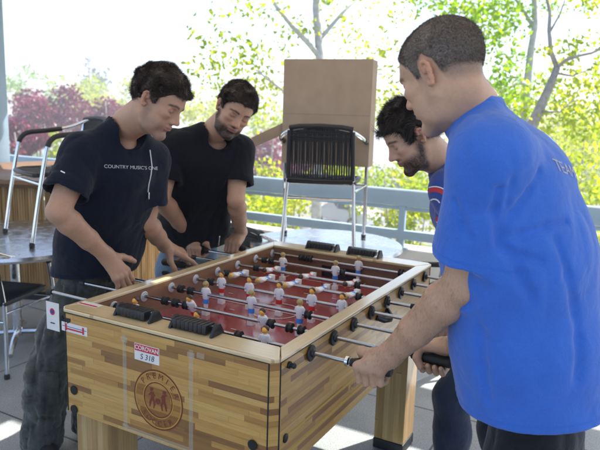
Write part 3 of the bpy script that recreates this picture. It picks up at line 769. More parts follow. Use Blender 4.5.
raily = woodmat('rail_top_side', 'YX', [(0, (.70, .55, .32)), (1, (.74, .60, .37))], ph=.2, pw=3., rough=.22, coat=.9, grain=.1)
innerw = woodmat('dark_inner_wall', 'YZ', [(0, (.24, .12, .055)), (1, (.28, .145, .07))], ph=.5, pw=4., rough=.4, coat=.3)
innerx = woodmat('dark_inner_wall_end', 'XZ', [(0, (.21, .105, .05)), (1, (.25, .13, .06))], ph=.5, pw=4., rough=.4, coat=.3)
edgeb = mat('black_edge', (.01, .01, .01), .4)
ft = empty('foosball_table', (0, 0, 0)); tag(ft, 'butcher block foosball table with dark red playfield, the four men playing it', 'foosball table')
ch_ = .024; th = .022
MB().box((ch_, 0, PB), (W_-ch_, th, T_-.012)).build('end_panel', wood_end, ft, smooth=False)
MB().box((ch_, L_-th, PB), (W_-ch_, L_, T_-.012)).build('end_panel', wood_end, ft, smooth=False)
MB().box((W_-th, ch_, PB), (W_, L_-ch_, T_-.012)).build('side_panel', wood_side, ft, smooth=False)
MB().box((0, ch_, PB), (th, L_-ch_, T_-.012)).build('side_panel', wood_side, ft, smooth=False)
for sx, sy in ((0, 0), (1, 0), (0, 1), (1, 1)):
    X = lambda v: W_-v if sx else v
    Y = lambda v: L_-v if sy else v
    A, B_ = (X(ch_), Y(.0)), (X(0), Y(ch_)); C_, D_ = (X(ch_), Y(.02)), (X(.02), Y(ch_))
    V = [(*q, z) for z in (PB, T_-.012) for q in (A, B_, D_, C_)]
    cp = MB().add(V, [(0, 1, 2, 3), (7, 6, 5, 4), (0, 4, 5, 1), (1, 5, 6, 2), (2, 6, 7, 3), (3, 7, 4, 0)]).build('corner_post', wood_end, ft, smooth=False)
    mb = MB()
    for q in (A, B_):
        mb.tube([(q[0], q[1], PB+.001), (q[0], q[1], T_-.013)], .0022, 8)
    mb.build('edge_banding', edgeb, cp)
# top rails, mitred octagon corners, bottom shell
IX0, IX1, IY0, IY1 = .048, W_-.048, .10, L_-.10
def frame_piece(pts, name, mt):
    V = [(x, y, z) for z in (T_-.012, T_) for x, y in pts]; n_ = len(pts)
    return MB().add(V, [tuple(range(n_-1, -1, -1)), tuple(range(n_, 2*n_))]+[(i, (i+1) % n_, n_+(i+1) % n_, n_+i) for i in range(n_)]).build(name, mt, ft, smooth=False, bevel=.003)
e_ = .0008
frame_piece([(ch_-.004, -.003), (W_-ch_+.004, -.003), (W_+.001, ch_-.008), (IX1, IY0), (IX0, IY0), (-.001, ch_-.008)], 'end_rail', railx)
frame_piece([(W_-ch_+.004, L_+.003), (ch_-.004, L_+.003), (-.001, L_-ch_+.008), (IX0, IY1), (IX1, IY1), (W_+.001, L_-ch_+.008)], 'end_rail', railx)
frame_piece([(W_+.003, ch_-.006), (W_+.003, L_-ch_+.006), (IX1+e_, IY1-e_), (IX1+e_, IY0+e_)], 'side_rail', raily)
frame_piece([(-.003, L_-ch_+.006), (-.003, ch_-.006), (IX0-e_, IY0+e_), (IX0-e_, IY1-e_)], 'side_rail', raily)
mb = MB().box((ch_, -.0015, T_-.0145), (W_-ch_, -.0002, T_-.0125)); mb.box((W_+.0002, ch_, T_-.0145), (W_+.0015, L_-ch_, T_-.0125)); mb.build('edge_line', edgeb, ft)
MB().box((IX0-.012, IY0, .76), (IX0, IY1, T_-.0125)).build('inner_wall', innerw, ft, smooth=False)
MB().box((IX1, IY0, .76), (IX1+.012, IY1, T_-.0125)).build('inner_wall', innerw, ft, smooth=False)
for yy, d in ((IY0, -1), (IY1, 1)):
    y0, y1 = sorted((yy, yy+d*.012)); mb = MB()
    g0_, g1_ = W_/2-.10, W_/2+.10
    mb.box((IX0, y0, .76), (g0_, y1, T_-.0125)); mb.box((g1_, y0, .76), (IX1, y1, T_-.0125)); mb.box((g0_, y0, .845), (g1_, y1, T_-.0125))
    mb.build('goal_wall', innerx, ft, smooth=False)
    y0, y1 = sorted((yy+d*.013, yy+d*.06)); MB().box((g0_, y0, .70), (g1_, y1, .86)).build('goal_box', edgeb, ft, smooth=False)
field = mat('dark_red_playfield', (.31, .05, .052), .2, coat=.7, noise=.05, nscale=7, rnoise=.05)
pf = MB().box((IX0-.01, IY0-.01, .765), (IX1+.01, IY1+.01, .785)).build('playfield', field, ft, smooth=False)
wl = mat('white_field_line', (.62, .58, .52), .35); mb = MB(); z = .7875
def seg2(mb, a, b, wd=.005):
    a = np.array([*a, z]); b = np.array([*b, z]); d = nz(b-a); s_ = np.array([-d[1], d[0], 0])*wd/2; mb.quad(a-s_, b-s_, b+s_, a+s_)
cxm, cym = W_/2, L_/2
seg2(mb, (IX0, cym), (IX1, cym)); 
for k in range(40):
    a, b = rad(k*9), rad(k*9+9); mb.quad(*[(cxm+r*math.cos(q), cym+r*math.sin(q), z+.0004) for r, q in ((.1, a), (.105, a), (.105, b), (.1, b))])
for yy, d in ((IY0, 1), (IY1, -1)):
    for wv, dp_ in ((.24, .2), (.14, .1)):
        seg2(mb, (cxm-wv, yy), (cxm-wv, yy+d*dp_)); seg2(mb, (cxm+wv, yy), (cxm+wv, yy+d*dp_)); seg2(mb, (cxm-wv, yy+d*dp_), (cxm+wv, yy+d*dp_))
for k in range(5):
    for j in range(6):
        x = IX0+.09+k*.14; y = IY0+.14+j*.19; mb.quad((x-.012, y-.0025, z+.0008), (x+.012, y-.0025, z+.0008), (x+.012, y+.0025, z+.0008), (x-.012, y+.0025, z+.0008))
mb.build('field_markings', wl, pf, smooth=False)
MB().box((.03, .03, PB+.02), (W_-.03, L_-.03, PB+.035)).build('bottom_board', edgeb, ft, smooth=False)
# legs
for x0 in (.028, W_-.028-.148):
    for y0 in (.03, L_-.03-.148):
        lg = MB().box((x0, y0, .055), (x0+.148, y0+.148, PB+.015)).build('leg', [wood_leg, wood_legy], ft, smooth=False, bevel=.004)
        for p_ in lg.data.polygons:
            if abs(p_.normal.x) > .8: p_.material_index = 1
        MB().box((x0-.003, y0-.003, 0.004), (x0+.151, y0+.151, .054)).build('foot', rubber, lg, bevel=.006)
# bolts on the cabinet
for (x, z_) in ((.058, .624), (.056, .553), (.79, .640), (.79, .560)):
    MB().lathe([(.016, -.004), (.016, -.0015), (.012, .0005-.001)], 'y', (x, -.001, z_), 20).build('bolt', edgeb, ft)
for (y, z_) in ((.060, .653), (.058, .585), (1.36, .653), (1.36, .585)):
    MB().lathe([(.014, 0), (.014, .003), (.010, .0045)], 'x', (W_+.0002, y, z_), 20).build('bolt', edgeb, ft)
MB().lathe([(.010, 0), (.011, .006), (.007, .008), (.007, .014), (.009, .018), (.006, .023)], 'x', (W_+.0002, .068, .876), 18).build('bumper', rubber, ft)
# ball cup on the side
mb = MB(); mb.tube([(W_+.004, .73, .835), (W_+.026, .75, .822), (W_+.038, .785, .818), (W_+.026, .82, .822), (W_+.004, .84, .835)], .011, 10); mb.sphere((W_+.012, .785, .822), (.022, .038, .018), 8)
mb.build('ball_cup', blackpl, ft)
# gold stripes on the long side
gold = mat('gold_stripe', (.50, .32, .05), .35)
grey = mat('grey_print', (.22, .18, .13), .45); darkp = mat('brown_print', (.14, .07, .03), .45)
for z_ in (.655, .600): MB().box((W_+.0003, ch_+.002, z_-.004), (W_+.0008, L_-ch_-.002, z_+.004)).build('stripe', gold, ft, smooth=False)
def text(s, size, mt, M, name='lettering', parent=None, ext=.0003, align='CENTER', bold=0., ital=0., spacing=1.):
    cu = bpy.data.curves.new(name, 'FONT'); cu.body = s; cu.size = size; cu.align_x = align; cu.align_y = 'CENTER'; cu.extrude = ext; cu.offset = bold; cu.shear = ital; cu.space_character = spacing
    o = bpy.data.objects.new(name, cu); COL.objects.link(o); dg = bpy.context.evaluated_depsgraph_get(); me = bpy.data.meshes.new_from_object(o.evaluated_get(dg))
    bpy.data.objects.remove(o); me.transform(M); me.materials.clear(); me.materials.append(mt)
    return me
def join_meshes(name, mes, mt, parent):
    bm = bmesh.new()
    for me in mes: bm.from_mesh(me)
    me = bpy.data.meshes.new(name); bm.to_mesh(me); bm.free(); return link(name, me, mt, parent)
def frameM(o, x, y, z=None):
    x = nz(x); y = nz(y); z = np.cross(x, y)
    return Matrix(((x[0], y[0], z[0], o[0]), (x[1], y[1], z[1], o[1]), (x[2], y[2], z[2], o[2]), (0, 0, 0, 1)))
join_meshes('side_lettering', [text('PREMIER  SOCCER', .030, grey, frameM((W_+.0006, .66, .628), (0, 1, 0), (0, 0, 1)), spacing=1.15)], grey, ft)
# round emblem on the end panel
lc = np.array([.433, -.0006, .684]); lr = .100
emb = mat('emblem_red_brown', (.19, .035, .02), .4)
mb = MB()
def ring(r0, r1, col=0):
    for k in range(72):
        a, b = rad(k*5), rad(k*5+5); mb.quad(*[(lc[0]+r*math.cos(q), lc[1], lc[2]+r*math.sin(q)) for r, q in ((r0, a), (r1, a), (r1, b), (r0, b))])
ring(lr-.005, lr); mb.build('emblem_ring', emb, ft, smooth=False); mb = MB(); ring(lr*.585-.0035, lr*.585)
mb.build('emblem_ring', emb, ft, smooth=False)
emf = newmat('emblem_amber_wash'); emf[2].inputs['Base Color'].default_value = (.50, .20, .03, 1); emf[2].inputs['Alpha'].default_value = .22
mb = MB()
lc_ = lc; lc = lc+[0, .0003, 0]; ring(.001, lr-.004); mb.build('emblem_ground', emf[0], ft, smooth=False); lc = lc_
mb = MB(); ring(lr-.0085, lr-.0055); mb.build('emblem_gold_ring', gold, ft, smooth=False); mb = MB(); ring(lr*.585+.001, lr*.585+.0035); mb.build('emblem_gold_ring', gold, ft, smooth=False)
mes = []
for s_, a0, da, fl in (('PREMIER', 148, -19.3, 1), ('SOCCER', 212, 17., -1)):
    for i, c_ in enumerate(s_):
        a = rad(a0-(12 if fl > 0 else -12)+i*da+(3 if fl > 0 else 0)); rr = lr*.79
        up = np.array([math.cos(a), 0, math.sin(a)])*fl; xr = np.array([math.sin(a), 0, -math.cos(a)])*fl
        mes.append(text(c_, .027, emb, frameM(lc+np.array([math.cos(a), 0, math.sin(a)])*rr+[0, -.0003, 0], xr, up), ext=.00008))
join_meshes('emblem_lettering', mes, emb, ft)
mb = MB()                      # two running players and a ball, printed flat
_bo = [0]
def blob(pts, wd):
    for (a, b), (wa, wb) in zip(zip(pts[:-1], pts[1:]), zip(wd[:-1], wd[1:])):
        a = np.array([a[0], 0, a[1]], float); b = np.array([b[0], 0, b[1]], float); d = nz(b-a); s_ = np.array([-d[2], 0, d[0]])
        _bo[0] -= .00004; o_ = lc+[0, _bo[0], 0]; mb.quad(o_+a-s_*wa, o_+b-s_*wb, o_+b+s_*wb, o_+a+s_*wa)
def disc(x, y, r):
    mb.add([tuple(lc+[x+r*math.cos(rad(k*30)), -.0012, y+r*math.sin(rad(k*30))]) for k in range(12)], [tuple(range(12))])
for s_ in (-1, 1):
    blob([(s_*.024, .022), (s_*.022, .002)], [.006, .007]); disc(s_*.026, .031, .0065)
    blob([(s_*.022, .004), (s_*.014, -.014), (s_*.018, -.032)], [.005, .004, .002]); blob([(s_*.023, .004), (s_*.031, -.012), (s_*.034, -.03)], [.005, .004, .002])
    blob([(s_*.022, .02), (s_*.012, .010)], [.003, .002]); blob([(s_*.026, .02), (s_*.038, .026 if s_ > 0 else .008)], [.003, .002])
disc(0, -.004, .010); mb.build('emblem_players', emb, ft, smooth=False)
# stickers and tape
paper = mat('white_sticker', (.72, .70, .66), .5); redp = mat('red_print', (.55, .03, .05), .5); bluep = mat('blue_print', (.03, .07, .3), .5); inkp = mat('pen_ink', (.05, .05, .12), .6)
st = MB().box((.338, -.0012, .80), (.440, -.0004, .855)).build('sticker', paper, ft, smooth=False)
MB().box((.340, -.0018, .831), (.438, -.0013, .853)).build('sticker_header', redp, st, smooth=False)
join_meshes('sticker_lettering', [text('COROVAN', .0195, paper, frameM((.389, -.0021, .842), (1, 0, 0), (0, 0, 1)), bold=.0003)], paper, st)
join_meshes('handwriting', [text('S 318', .026, inkp, frameM((.390, -.0016, .8145), (1, 0, .03), (-.03, 0, 1)), ital=.2)], inkp, st)
st = MB().box((.006, -.0012, .842-.012), (.128, -.0004, .842+.020)).build('sticker', paper, ft, smooth=False)
MB().box((.010, -.0018, .8475), (.124, -.0013, .8495)).build('sticker_line', bluep, st, smooth=False)
MB().box((.030, -.0018, .838), (.112, -.0013, .8435)).build('sticker_bar', redp, st, smooth=False)
for x in (.024, .106): MB().box((x, -.0024, .834), (x+.008, -.0019, .858)).build('sticker_mark', redp, st, smooth=False)
MB().add([(.022, -.0012, .872), (.010, -.0012, .884), (.010, -.0012, .900-.022), (.05, -.0012, .878), (.05, -.0012, .868), (.036, -.0012, .858)], [(0, 1, 2, 3, 4, 5)]).build('shield_sticker', blackpl, ft)
st = MB().box((.015, .060, T_+.0003), (.105, .095, T_+.001)).build('sticker', paper, ft, smooth=False)
MB().box((.018, .064, T_+.0012), (.102, .073, T_+.0016)).build('sticker_bar', redp, st, smooth=False)
m, n, b = newmat('clear_tape'); b.inputs['Base Color'].default_value = (.75, .68, .5, 1); b.inputs['Roughness'].default_value = .25; b.inputs['Alpha'].default_value = .15; tape = m
for (a, b_) in (((.286, .545), (.302, .872)), ((.556, .545), (.572, .878)), ((.303, .545), (.555, .560))):
    MB().box((a[0], -.0009, a[1]), (b_[0], -.0003, b_[1])).build('tape_strip', tape, ft, smooth=False)
for (x, z_) in ((.294, .856), (.564, .862), (.60, .868), (.294, .556)): MB().box((x-.014, -.0016, z_-.009), (x+.014, -.0011, z_+.009)).build('tape_strip', tape, ft, smooth=False)
# hanging card beside the left corner
tg = MB().box((-.075, .004, .818), (-.012, .0055, .918)).build('paper_tag', paper, None, smooth=False)
tag(tg, 'white paper card with a small round logo at the left corner of the foosball table', 'card')
MB().lathe([(.0001, 0), (.012, 0), (.012, .0008)], 'y', (-.044, .0028, .885), 20).build('card_logo', redp, tg); MB().lathe([(.0001, 0), (.007, 0), (.007, .0008)], 'y', (-.044, .0018, .885), 16).build('card_logo_core', bluep, tg)
MB().box((-.055, .0028, .842), (-.034, .0036, .846)).build('card_print', inkp, tg, smooth=False)
# bead scorers
def scorer(x0, x1, y, d):
    s_ = empty('score_counter', (0, 0, 0)); s_.parent = ft
    for x in (x0, x1):
        mb = MB(); V = [(x-.006, y-.034, T_+.001), (x-.006, y+.034, T_+.001), (x-.006, y+.014, T_+.036), (x-.006, y-.008, T_+.038), (x+.006, y-.034, T_+.001), (x+.006, y+.034, T_+.001), (x+.006, y+.014, T_+.036), (x+.006, y-.008, T_+.038)]
        mb.add(V, [(0, 1, 2, 3), (7, 6, 5, 4), (0, 4, 5, 1), (1, 5, 6, 2), (2, 6, 7, 3), (3, 7, 4, 0)])
        mb.build('bracket', blackpl, s_, bevel=.003)
    MB().tube([(x0, y+.003, T_+.024), (x1, y+.003, T_+.024)], .004, 8).build('rod', chrome, s_)
    xs = np.linspace(x0+.016, x1-.03, 8)
    for k, x in enumerate(xs):
        MB().box((x-.0085, y-.028, T_+.004), (x+.0085, y+.022, T_+.034)).build('bead', blackpl, s_, bevel=.004)
scorer(.215, .365, .066, 1); scorer(.445, .605, .072, 1); scorer(.225, .385, L_-.045, -1); scorer(.455, .615, L_-.045, -1)
# rods
MB_w = mat('figure_white', (.85, .84, .82), .35); skinf = mat('figure_skin', (.85, .42, .07), .4); hairb = mat('figure_brown_hair', (.06, .03, .02), .4); hairy = mat('figure_blond_hair', (.42, .32, .12), .4)
redf = mat('figure_red_shorts', (.70, .03, .02), .35); bluef = mat('figure_blue_shorts', (.07, .28, .80), .35)
clearw = mat('clear_plastic_ring', (.62, .62, .64), .2)
def figure_parts(team):
    """returns dict of meshes, origin on the rod axis, upright, facing -y for team a"""
    b_ = MB(); b_.lathe([(.006, .026), (.0125, .022), (.0145, .012), (.0125, -.002), (.0115, -.014), (.0105, -.018)], 'z', n=18)
    for q in range(len(b_.v)): v = b_.v[q]; b_.v[q] = (v[0]*1.05, v[1]*.78, v[2])
    for s_ in (-1, 1): b_.tube([(s_*.0125, 0, .019), (s_*.0165, -.001, .006), (s_*.0145, -.003, -.010)], [.0045, .0045, .0038], 8)
    h_ = MB().sphere((0, -.001, .0365), (.0095, .0100, .0115), 9); h_.tube([(0, 0, .024), (0, 0, .031)], .005, 8); h_.sphere((0, -.0105, .035), (.002, .003, .0025), 5)
    r_ = MB().sphere((0, .0018, .0395), (.0105, .0105, .0105), 9)
    s2 = MB().lathe([(.0108, -.018), (.0122, -.030), (.0118, -.034), (.004, -.035)], 'z', n=18)
    for q in range(len(s2.v)): v = s2.v[q]; s2.v[q] = (v[0]*1.02, v[1]*.8, v[2])
    l_ = MB(); l_.tube([(0, 0, -.035), (0, .0005, -.058), (0, .001, -.064)], [.0085, .0072, .008], 10); 
    f_ = MB().box((-.0105, -.010, -.079), (.0105, .010, -.062))
    return dict(torso=(b_, MB_w, 0), head=(h_, skinf, 0), hair=(r_, hairb if team == 'a' else hairy, 0), shorts=(s2, redf if team == 'a' else bluef, 0), leg=(l_, MB_w, 0), foot=(f_, MB_w, .003))
PROTO = {}
def figure(team, parent_rod, x, y, rot):
    """a figure is a sub-assembly of its rod"""
    if team not in PROTO:
        b_ = MB(); mats = []; i = 0
        for k, (mb, mt, bv) in figure_parts(team).items():
            b_.add(mb.v, mb.f, 0); b_.mi[-len(mb.f):] = [i]*len(mb.f); mats.append(mt); i += 1
        o = b_.build('player_figure', mats, parent_rod); PROTO[team] = o.data; 
    else:
        o = link('player_figure', PROTO[team], None, parent_rod)
    o.location = (x, 0, 0); o.rotation_euler = (rot, 0, math.pi if team == 'b' else 0)
    o.scale = (1.14, 1.14, 1.08)
    o['label'] = {'a': 'brown haired figure in red shorts', 'b': 'blond figure in blue shorts'}[team]
    return o
steelrod = mat('dark_steel_rod', (.42, .43, .45), .16, 1., rnoise=.05, nscale=20)
RODS = [  # team, side of the handle, left end, right end, handle (x0,x1), figures (x), tilt, bumpers
    ('a', 'R', -.29, 1.01, (1.008, 1.125), [.155, .43, .70], 0, [.07, .60]),
    ('a', 'R', -.285, 1.14, (1.14, 1.255), [.283, .595], .45, [.155, .205, .255, .625, .70, .745]),
    ('b', 'L', -.21, 1.15, (-.335, -.215), [.225, .440, .650], 0, [.10, .15, .685, .785]),
    ('a', 'R', -.12, 1.08, (1.075, 1.19), [.186, .326, .468, .616, .745], 0, [.13, .785]),
    ('b', 'L', -.145, .975, (-.272, -.150), [.150, .290, .425, .565, .705], -1.5, [.10, .745]),
    ('a', 'R', -.21, 1.02, (1.015, 1.13), [.225, .415, .63], 1.45, [.155, .67]),
    ('b', 'L', -.25, 1.05, (-.372, -.252), [.205, .488], 0, [.10, .14, .525]),
    ('b', 'L', -.125, 1.03, (-.240, -.125), [.535], 0, [.22, .245, .27, .75]),
]
names = ['nearest goalkeeper rod', 'second rod from the near end', 'third rod from the near end', 'fourth rod with five brown haired figures standing upright', 'fifth rod with blond figures swung level', 'sixth rod with brown haired figures swung level', 'second rod from the far end', 'farthest goalkeeper rod']
for k, (tm, side, xl, xr, hd, figs, tilt, bum) in enumerate(RODS):
    y = .198+.1585*k; zr = .87
    r = MB().tube([(xl, 0, 0), (xr, 0, 0)], .0068, 16).build('rod', steelrod, ft); r.location = (0, y, zr); r['label'] = names[k]
    for i, x in enumerate(figs): figure(tm, r, x, y, tilt if k != 1 else (tilt, .25)[i])
    for x in bum:
        mb = MB().lathe([(.0085, -.010), (.0165, -.010), (.0165, -.006), (.0125, -.004), (.0125, .004), (.0165, .006), (.0165, .010), (.0085, .010)], 'x', (x, 0, 0), 18).build('stop_ring', rubber, r)
    x = (hd[0]+hd[1])/2; hx = hd[1]-hd[0]; sg = 1 if side == 'R' else -1
    pr_ = [(.009, -hx/2-.012), (.0125, -hx/2-.010), (.0125, -hx/2-.002), (.0145, -hx/2), (.0165, -hx/2+.008), (.0155, -hx*.2), (.0175, 0), (.0165, hx*.3), (.0175, hx/2-.006), (.0135, hx/2), (.001, hx/2+.001)]
    pr_ = [(a, sg*b_) for a, b_ in pr_]
    MB().lathe(pr_, 'x', (x, 0, 0), 20).build('handle', rubber, r)
    if k == 0: MB().lathe([(.009, -.014), (.0155, -.012), (.0155, -.003), (.011, -.001)], 'x', (hd[0]-.014, 0, 0), 20).build('collar', chrome, r)
    xe = xl if side == 'R' else xr
    MB().lathe([(.0105, -.012), (.0112, .008), (.0095, .014), (.001, .0145)] if xe > 0 else [(.0105, .012), (.0112, -.008), (.0095, -.014), (.001, -.0145)], 'x', (xe, 0, 0), 16).build('end_cap', rubber, r)
    # bearings
    yb = y
    MB().lathe([(.009, 0), (.0255, 0), (.0265, .003), (.024, .006), (.013, .008), (.0115, .014), (.009, .015)], 'x', (W_+.0032, yb, zr-.001), 24).build('bearing', blackpl, ft)
    MB().lathe([(.009, 0), (.0255, 0), (.0265, -.003), (.024, -.006), (.013, -.008), (.0115, -.014), (.009, -.015)], 'x', (-.0032, yb, zr-.001), 24).build('bearing', blackpl, ft)
    MB().lathe([(.009, 0.0006), (.020, .0006), (.020, .003), (.017, .0045), (.0165, .0025), (.013, .0025), (.0125, .0055), (.009, .006)], 'x', (IX0, yb, zr-.001), 24).build('bearing_ring', clearw, ft)
    MB().lathe([(.009, -0.0006), (.020, -.0006), (.020, -.003), (.017, -.0045), (.0165, -.0025), (.013, -.0025), (.0125, -.0055), (.009, -.006)], 'x', (IX1, yb, zr-.001), 24).build('bearing_ring', clearw, ft)
# ------------------------------------------------------------------ people
def smooth(x, a, b): t = np.clip((x-a)/(b-a), 0, 1); return t*t*(3-2*t)
class Head:
    def __init__(s, c, fwd, up, sc):
        s.c = np.array(c, float); f = nz(fwd); l = nz(np.cross(up, f)); u = np.cross(f, l); s.R = np.stack([f, l, u], 1); s.s = sc
    def W(s, x, y, z): return s.c+s.R @ (np.array([x, y, z], float)*s.s)
    def loc(s, P): return ((P-s.c) @ s.R)/s.s
def hair_edge(q):
    """height of the hairline for head-local x"""
    x = q[:, 0]
    z = np.interp(x, [-.12, -.085, -.05, -.034, -.026, -.006, .012, .018, .030, .036, .048, .066, .085, .12], [-.055, -.052, -.045, -.030, .012, .034, .020, -.012, -.014, .016, .030, .052, .064, .066])
    return z
def build_head(F, H, fat=1.):
    W, s, R = H.W, H.s, H.R
    E = lambda c, r, k=.01, op='u', RR=None: F.ell(W(*c), np.array(r)*s, R if RR is None else R@RR, k*s, op)
    C = lambda a, b, ra, rb=None, k=.008, op='u': F.rc(W(*a), W(*b), ra*s, (ra if rb is None else rb)*s, k*s, op)
    E((-.010, 0, .035), (.097, .075, .084), .01)
    E((.030, 0, .030), (.066, .064, .062), .03)
    E((.030, 0, -.040), (.060, .056*fat, .066), .03)
    for y in (-1, 1):
        C((.004, y*.054, -.052), (.034, y*.043*fat, -.088), .017, .016, .02)
        C((.034, y*.043*fat, -.088), (.078, y*.012, -.108), .016, .015, .02)
        E((.062, y*.042, -.018), (.026, .021, .018), .02)
        E((.052, y*.040*fat, -.060), (.028, .018, .028), .02)
    E((.082, 0, -.100), (.017, .019, .014), .014)
    C((.083, -.030, .021), (.083, .030, .021), .012, .012, .016)       # brow ridge
    E((.070, 0, -.060), (.026, .030, .030), .016)                      # mouth mound
    for y in (-1, 1):
        E((.094, y*.033, .000), (.015, .017, .0125), .010, 's')         # sockets
        E((.0745, y*.0325, -.0005), (.0145, .0155, .0125), .004)         # lids over eyeball
        C((.082, y*.020, .0065), (.080, y*.046, .0055), .0038, .0032, .007)   # upper lid fold
    C((.076, 0, .016), (.094, 0, -.032), .011, .014, .012)
    C((.090, 0, .013), (.113, 0, -.026), .0065, .0085, .011)
    E((.1125, 0, -.0315), (.0115, .0095, .0085), .007)
    for y in (-1, 1):
        E((.100, y*.0115, -.0355), (.0105, .0070, .0070), .006)
    E((.0945, 0, -.0575), (.0085, .0235, .0050), .006); E((.0940, 0, -.0680), (.0085, .0205, .0062), .006)
    C((.1035, -.021, -.0628), (.1035, .021, -.0628), .0016, .0016, .003, 's')
    E((.0965, 0, -.0800), (.008, .018, .004), .006, 's')
    for y in (-1, 1):                                                  # ears
        b = np.array([-.006, y*.0735, -.004])
        ear = [(.010, 0, -.022), (.006, .002, -.030), (-.003, .004, -.031), (-.009, .006, -.018), (-.014, .010, .000), (-.015, .012, .016), (-.008, .012, .027), (.003, .009, .029), (.010, .004, .022), (.012, .001, .010)]
        pts = [W(*(b+.84*np.array([p[0], y*p[1], p[2]]))) for p in ear]
        E(tuple(b+[-.001, y*.003, .002]), (.011, .0032, .021), .004)
        F.chain(pts, [.0042*s]*len(pts), .004*s)
        F.chain([W(*(b+.84*np.array(q)*[1, y, 1])) for q in ((-.003, .009, -.016), (-.008, .011, .002), (-.003, .011, .015))], [.0026*s]*3, .004*s)
        E(tuple(b+[.004, y*.006, -.006]), (.006, .005, .008), .003, 's')
def neck(F, H, nb, r=.058, lean=None):
    a = H.W(-.022, 0, -.045); F.rc(a, nb, r*H.s*.98, r*H.s*1.08, .03)
    F.rc(H.W(.012, 0, -.075), np.array(nb)+H.R[:, 0]*.020, .040*H.s, .045*H.s, .035)
    # throat tendons and larynx
    F.rc(H.W(.034, 0, -.105), np.array(nb)+nz(H.R[:, 0]*[1, 1, 0])*.038-np.array([0, 0, .012]), .013, .015, .02)
def arm(F, sh, el, wr, k=1.):
    sh, el, wr = map(np.array, (sh, el, wr)); d = wr-el
    F.rc(sh, el, .054*k, .040*k, .02)
    bd = nz(el-sh); 
    F.chain([el, el+d*.22, el+d*.60, wr-nz(d)*.015, wr], np.array([.0385, .0435, .0365, .0285, .0268])*k, .014)
def grip(F, wrist, c, h, n, left, sc=1., tight=1.):
    """closed hand round a handle: c on the handle axis, h towards the thumb, n out of the back of the hand"""
    c = np.array(c, float); wrist = np.array(wrist, float); h = nz(h); n = np.array(n, float); n = nz(n-h*(n@h)); w = np.cross(n, h)
    if w@(wrist-c) < 0: w = -w
    P = lambda a, b, e: c+(w*a+n*b+h*e)*sc
    knk = []
    for i, (e, ln) in enumerate(((.0315, 1.), (.0105, 1.08), (-.0105, 1.02), (-.030, .88))):
        m = P(.004, .039*ln, e); p1 = P(-.036*ln, .024, e*.98-.001); p2 = P(-.034, -.012, e*.96-.001); p3 = P(-.010, -.0285, e*.95)
        F.chain([m, p1, p2, p3], np.array([.0108, .0096, .0090, .0080])*sc*(1 if i < 3 else .9), .003 if i else .003)
        knk.append((m, e, ln))
    for m, e, ln in knk:
        a = wrist+h*e*.45*sc+n*.004*sc; F.rc(a, m, .0165*sc, .0122*sc, .014)
    F.rc(wrist, P(.035, .020, 0), .023*sc, .022*sc, .02)
    F.rc(P(.045, .012, -.018), P(.012, .022, -.022), .015*sc, .013*sc, .015)
    t0 = wrist+(c-wrist)*.35+h*.018*sc; t1 = P(.034, -.004, .040); t2 = P(.006, -.0265, .043); t3 = P(-.016, -.034, .030)
    F.chain([t0, t1, t2, t3], np.array([.018, .0135, .0112, .0092])*sc, .008)
def free_hand(F, wrist, d, n, left, curls, sc=1., spread=.05, thumb=(.5, .75, -.3), tcurl=.2):
    wrist = np.array(wrist, float); d = nz(d); n = np.array(n, float); n = nz(n-d*(n@d)); s_ = np.cross(d, n)*(1 if left else -1)
    P = lambda a, b, e: wrist+(d*a+s_*b+n*e)*sc
    for i, (off, base, L1, L2, L3) in enumerate(((.0275, .086, .044, .026, .021), (.0075, .090, .049, .030, .023), (-.0125, .086, .045, .027, .022), (-.030, .078, .034, .021, .019))):
        m = P(base, off, .002); a = -spread*(i-1.2); dd = nz(d+s_*a*-1*-1); ang = 0; pts = [m]; q = m
        for L_i, cu in zip((L1, L2, L3), curls[i]):
            ang += cu; q = q+(dd*math.cos(ang)-n*math.sin(ang))*L_i*sc; pts.append(q)
        F.chain(pts, np.array([.0105, .0095, .0086, .0074])*sc*(1 if i < 3 else .88), .004)
        F.rc(P(.012, off*.55, 0), m, .0155*sc, .0118*sc, .014)
    F.rc(P(0, 0, 0), P(.05, 0, -.004), .024*sc, .021*sc, .02)
    tb = P(.022, .024, -.006); t = d*thumb[0]+s_*thumb[1]+n*thumb[2]; t = nz(t); m1 = tb+t*.040*sc; t2 = nz(t+d*tcurl*2); m2 = m1+t2*.032*sc; t3 = nz(t2+d*tcurl-n*.1); m3 = m2+t3*.024*sc
    F.chain([P(.012, .010, -.004), tb, m1, m2, m3], np.array([.018, .0175, .0125, .0108, .009])*sc, .008)
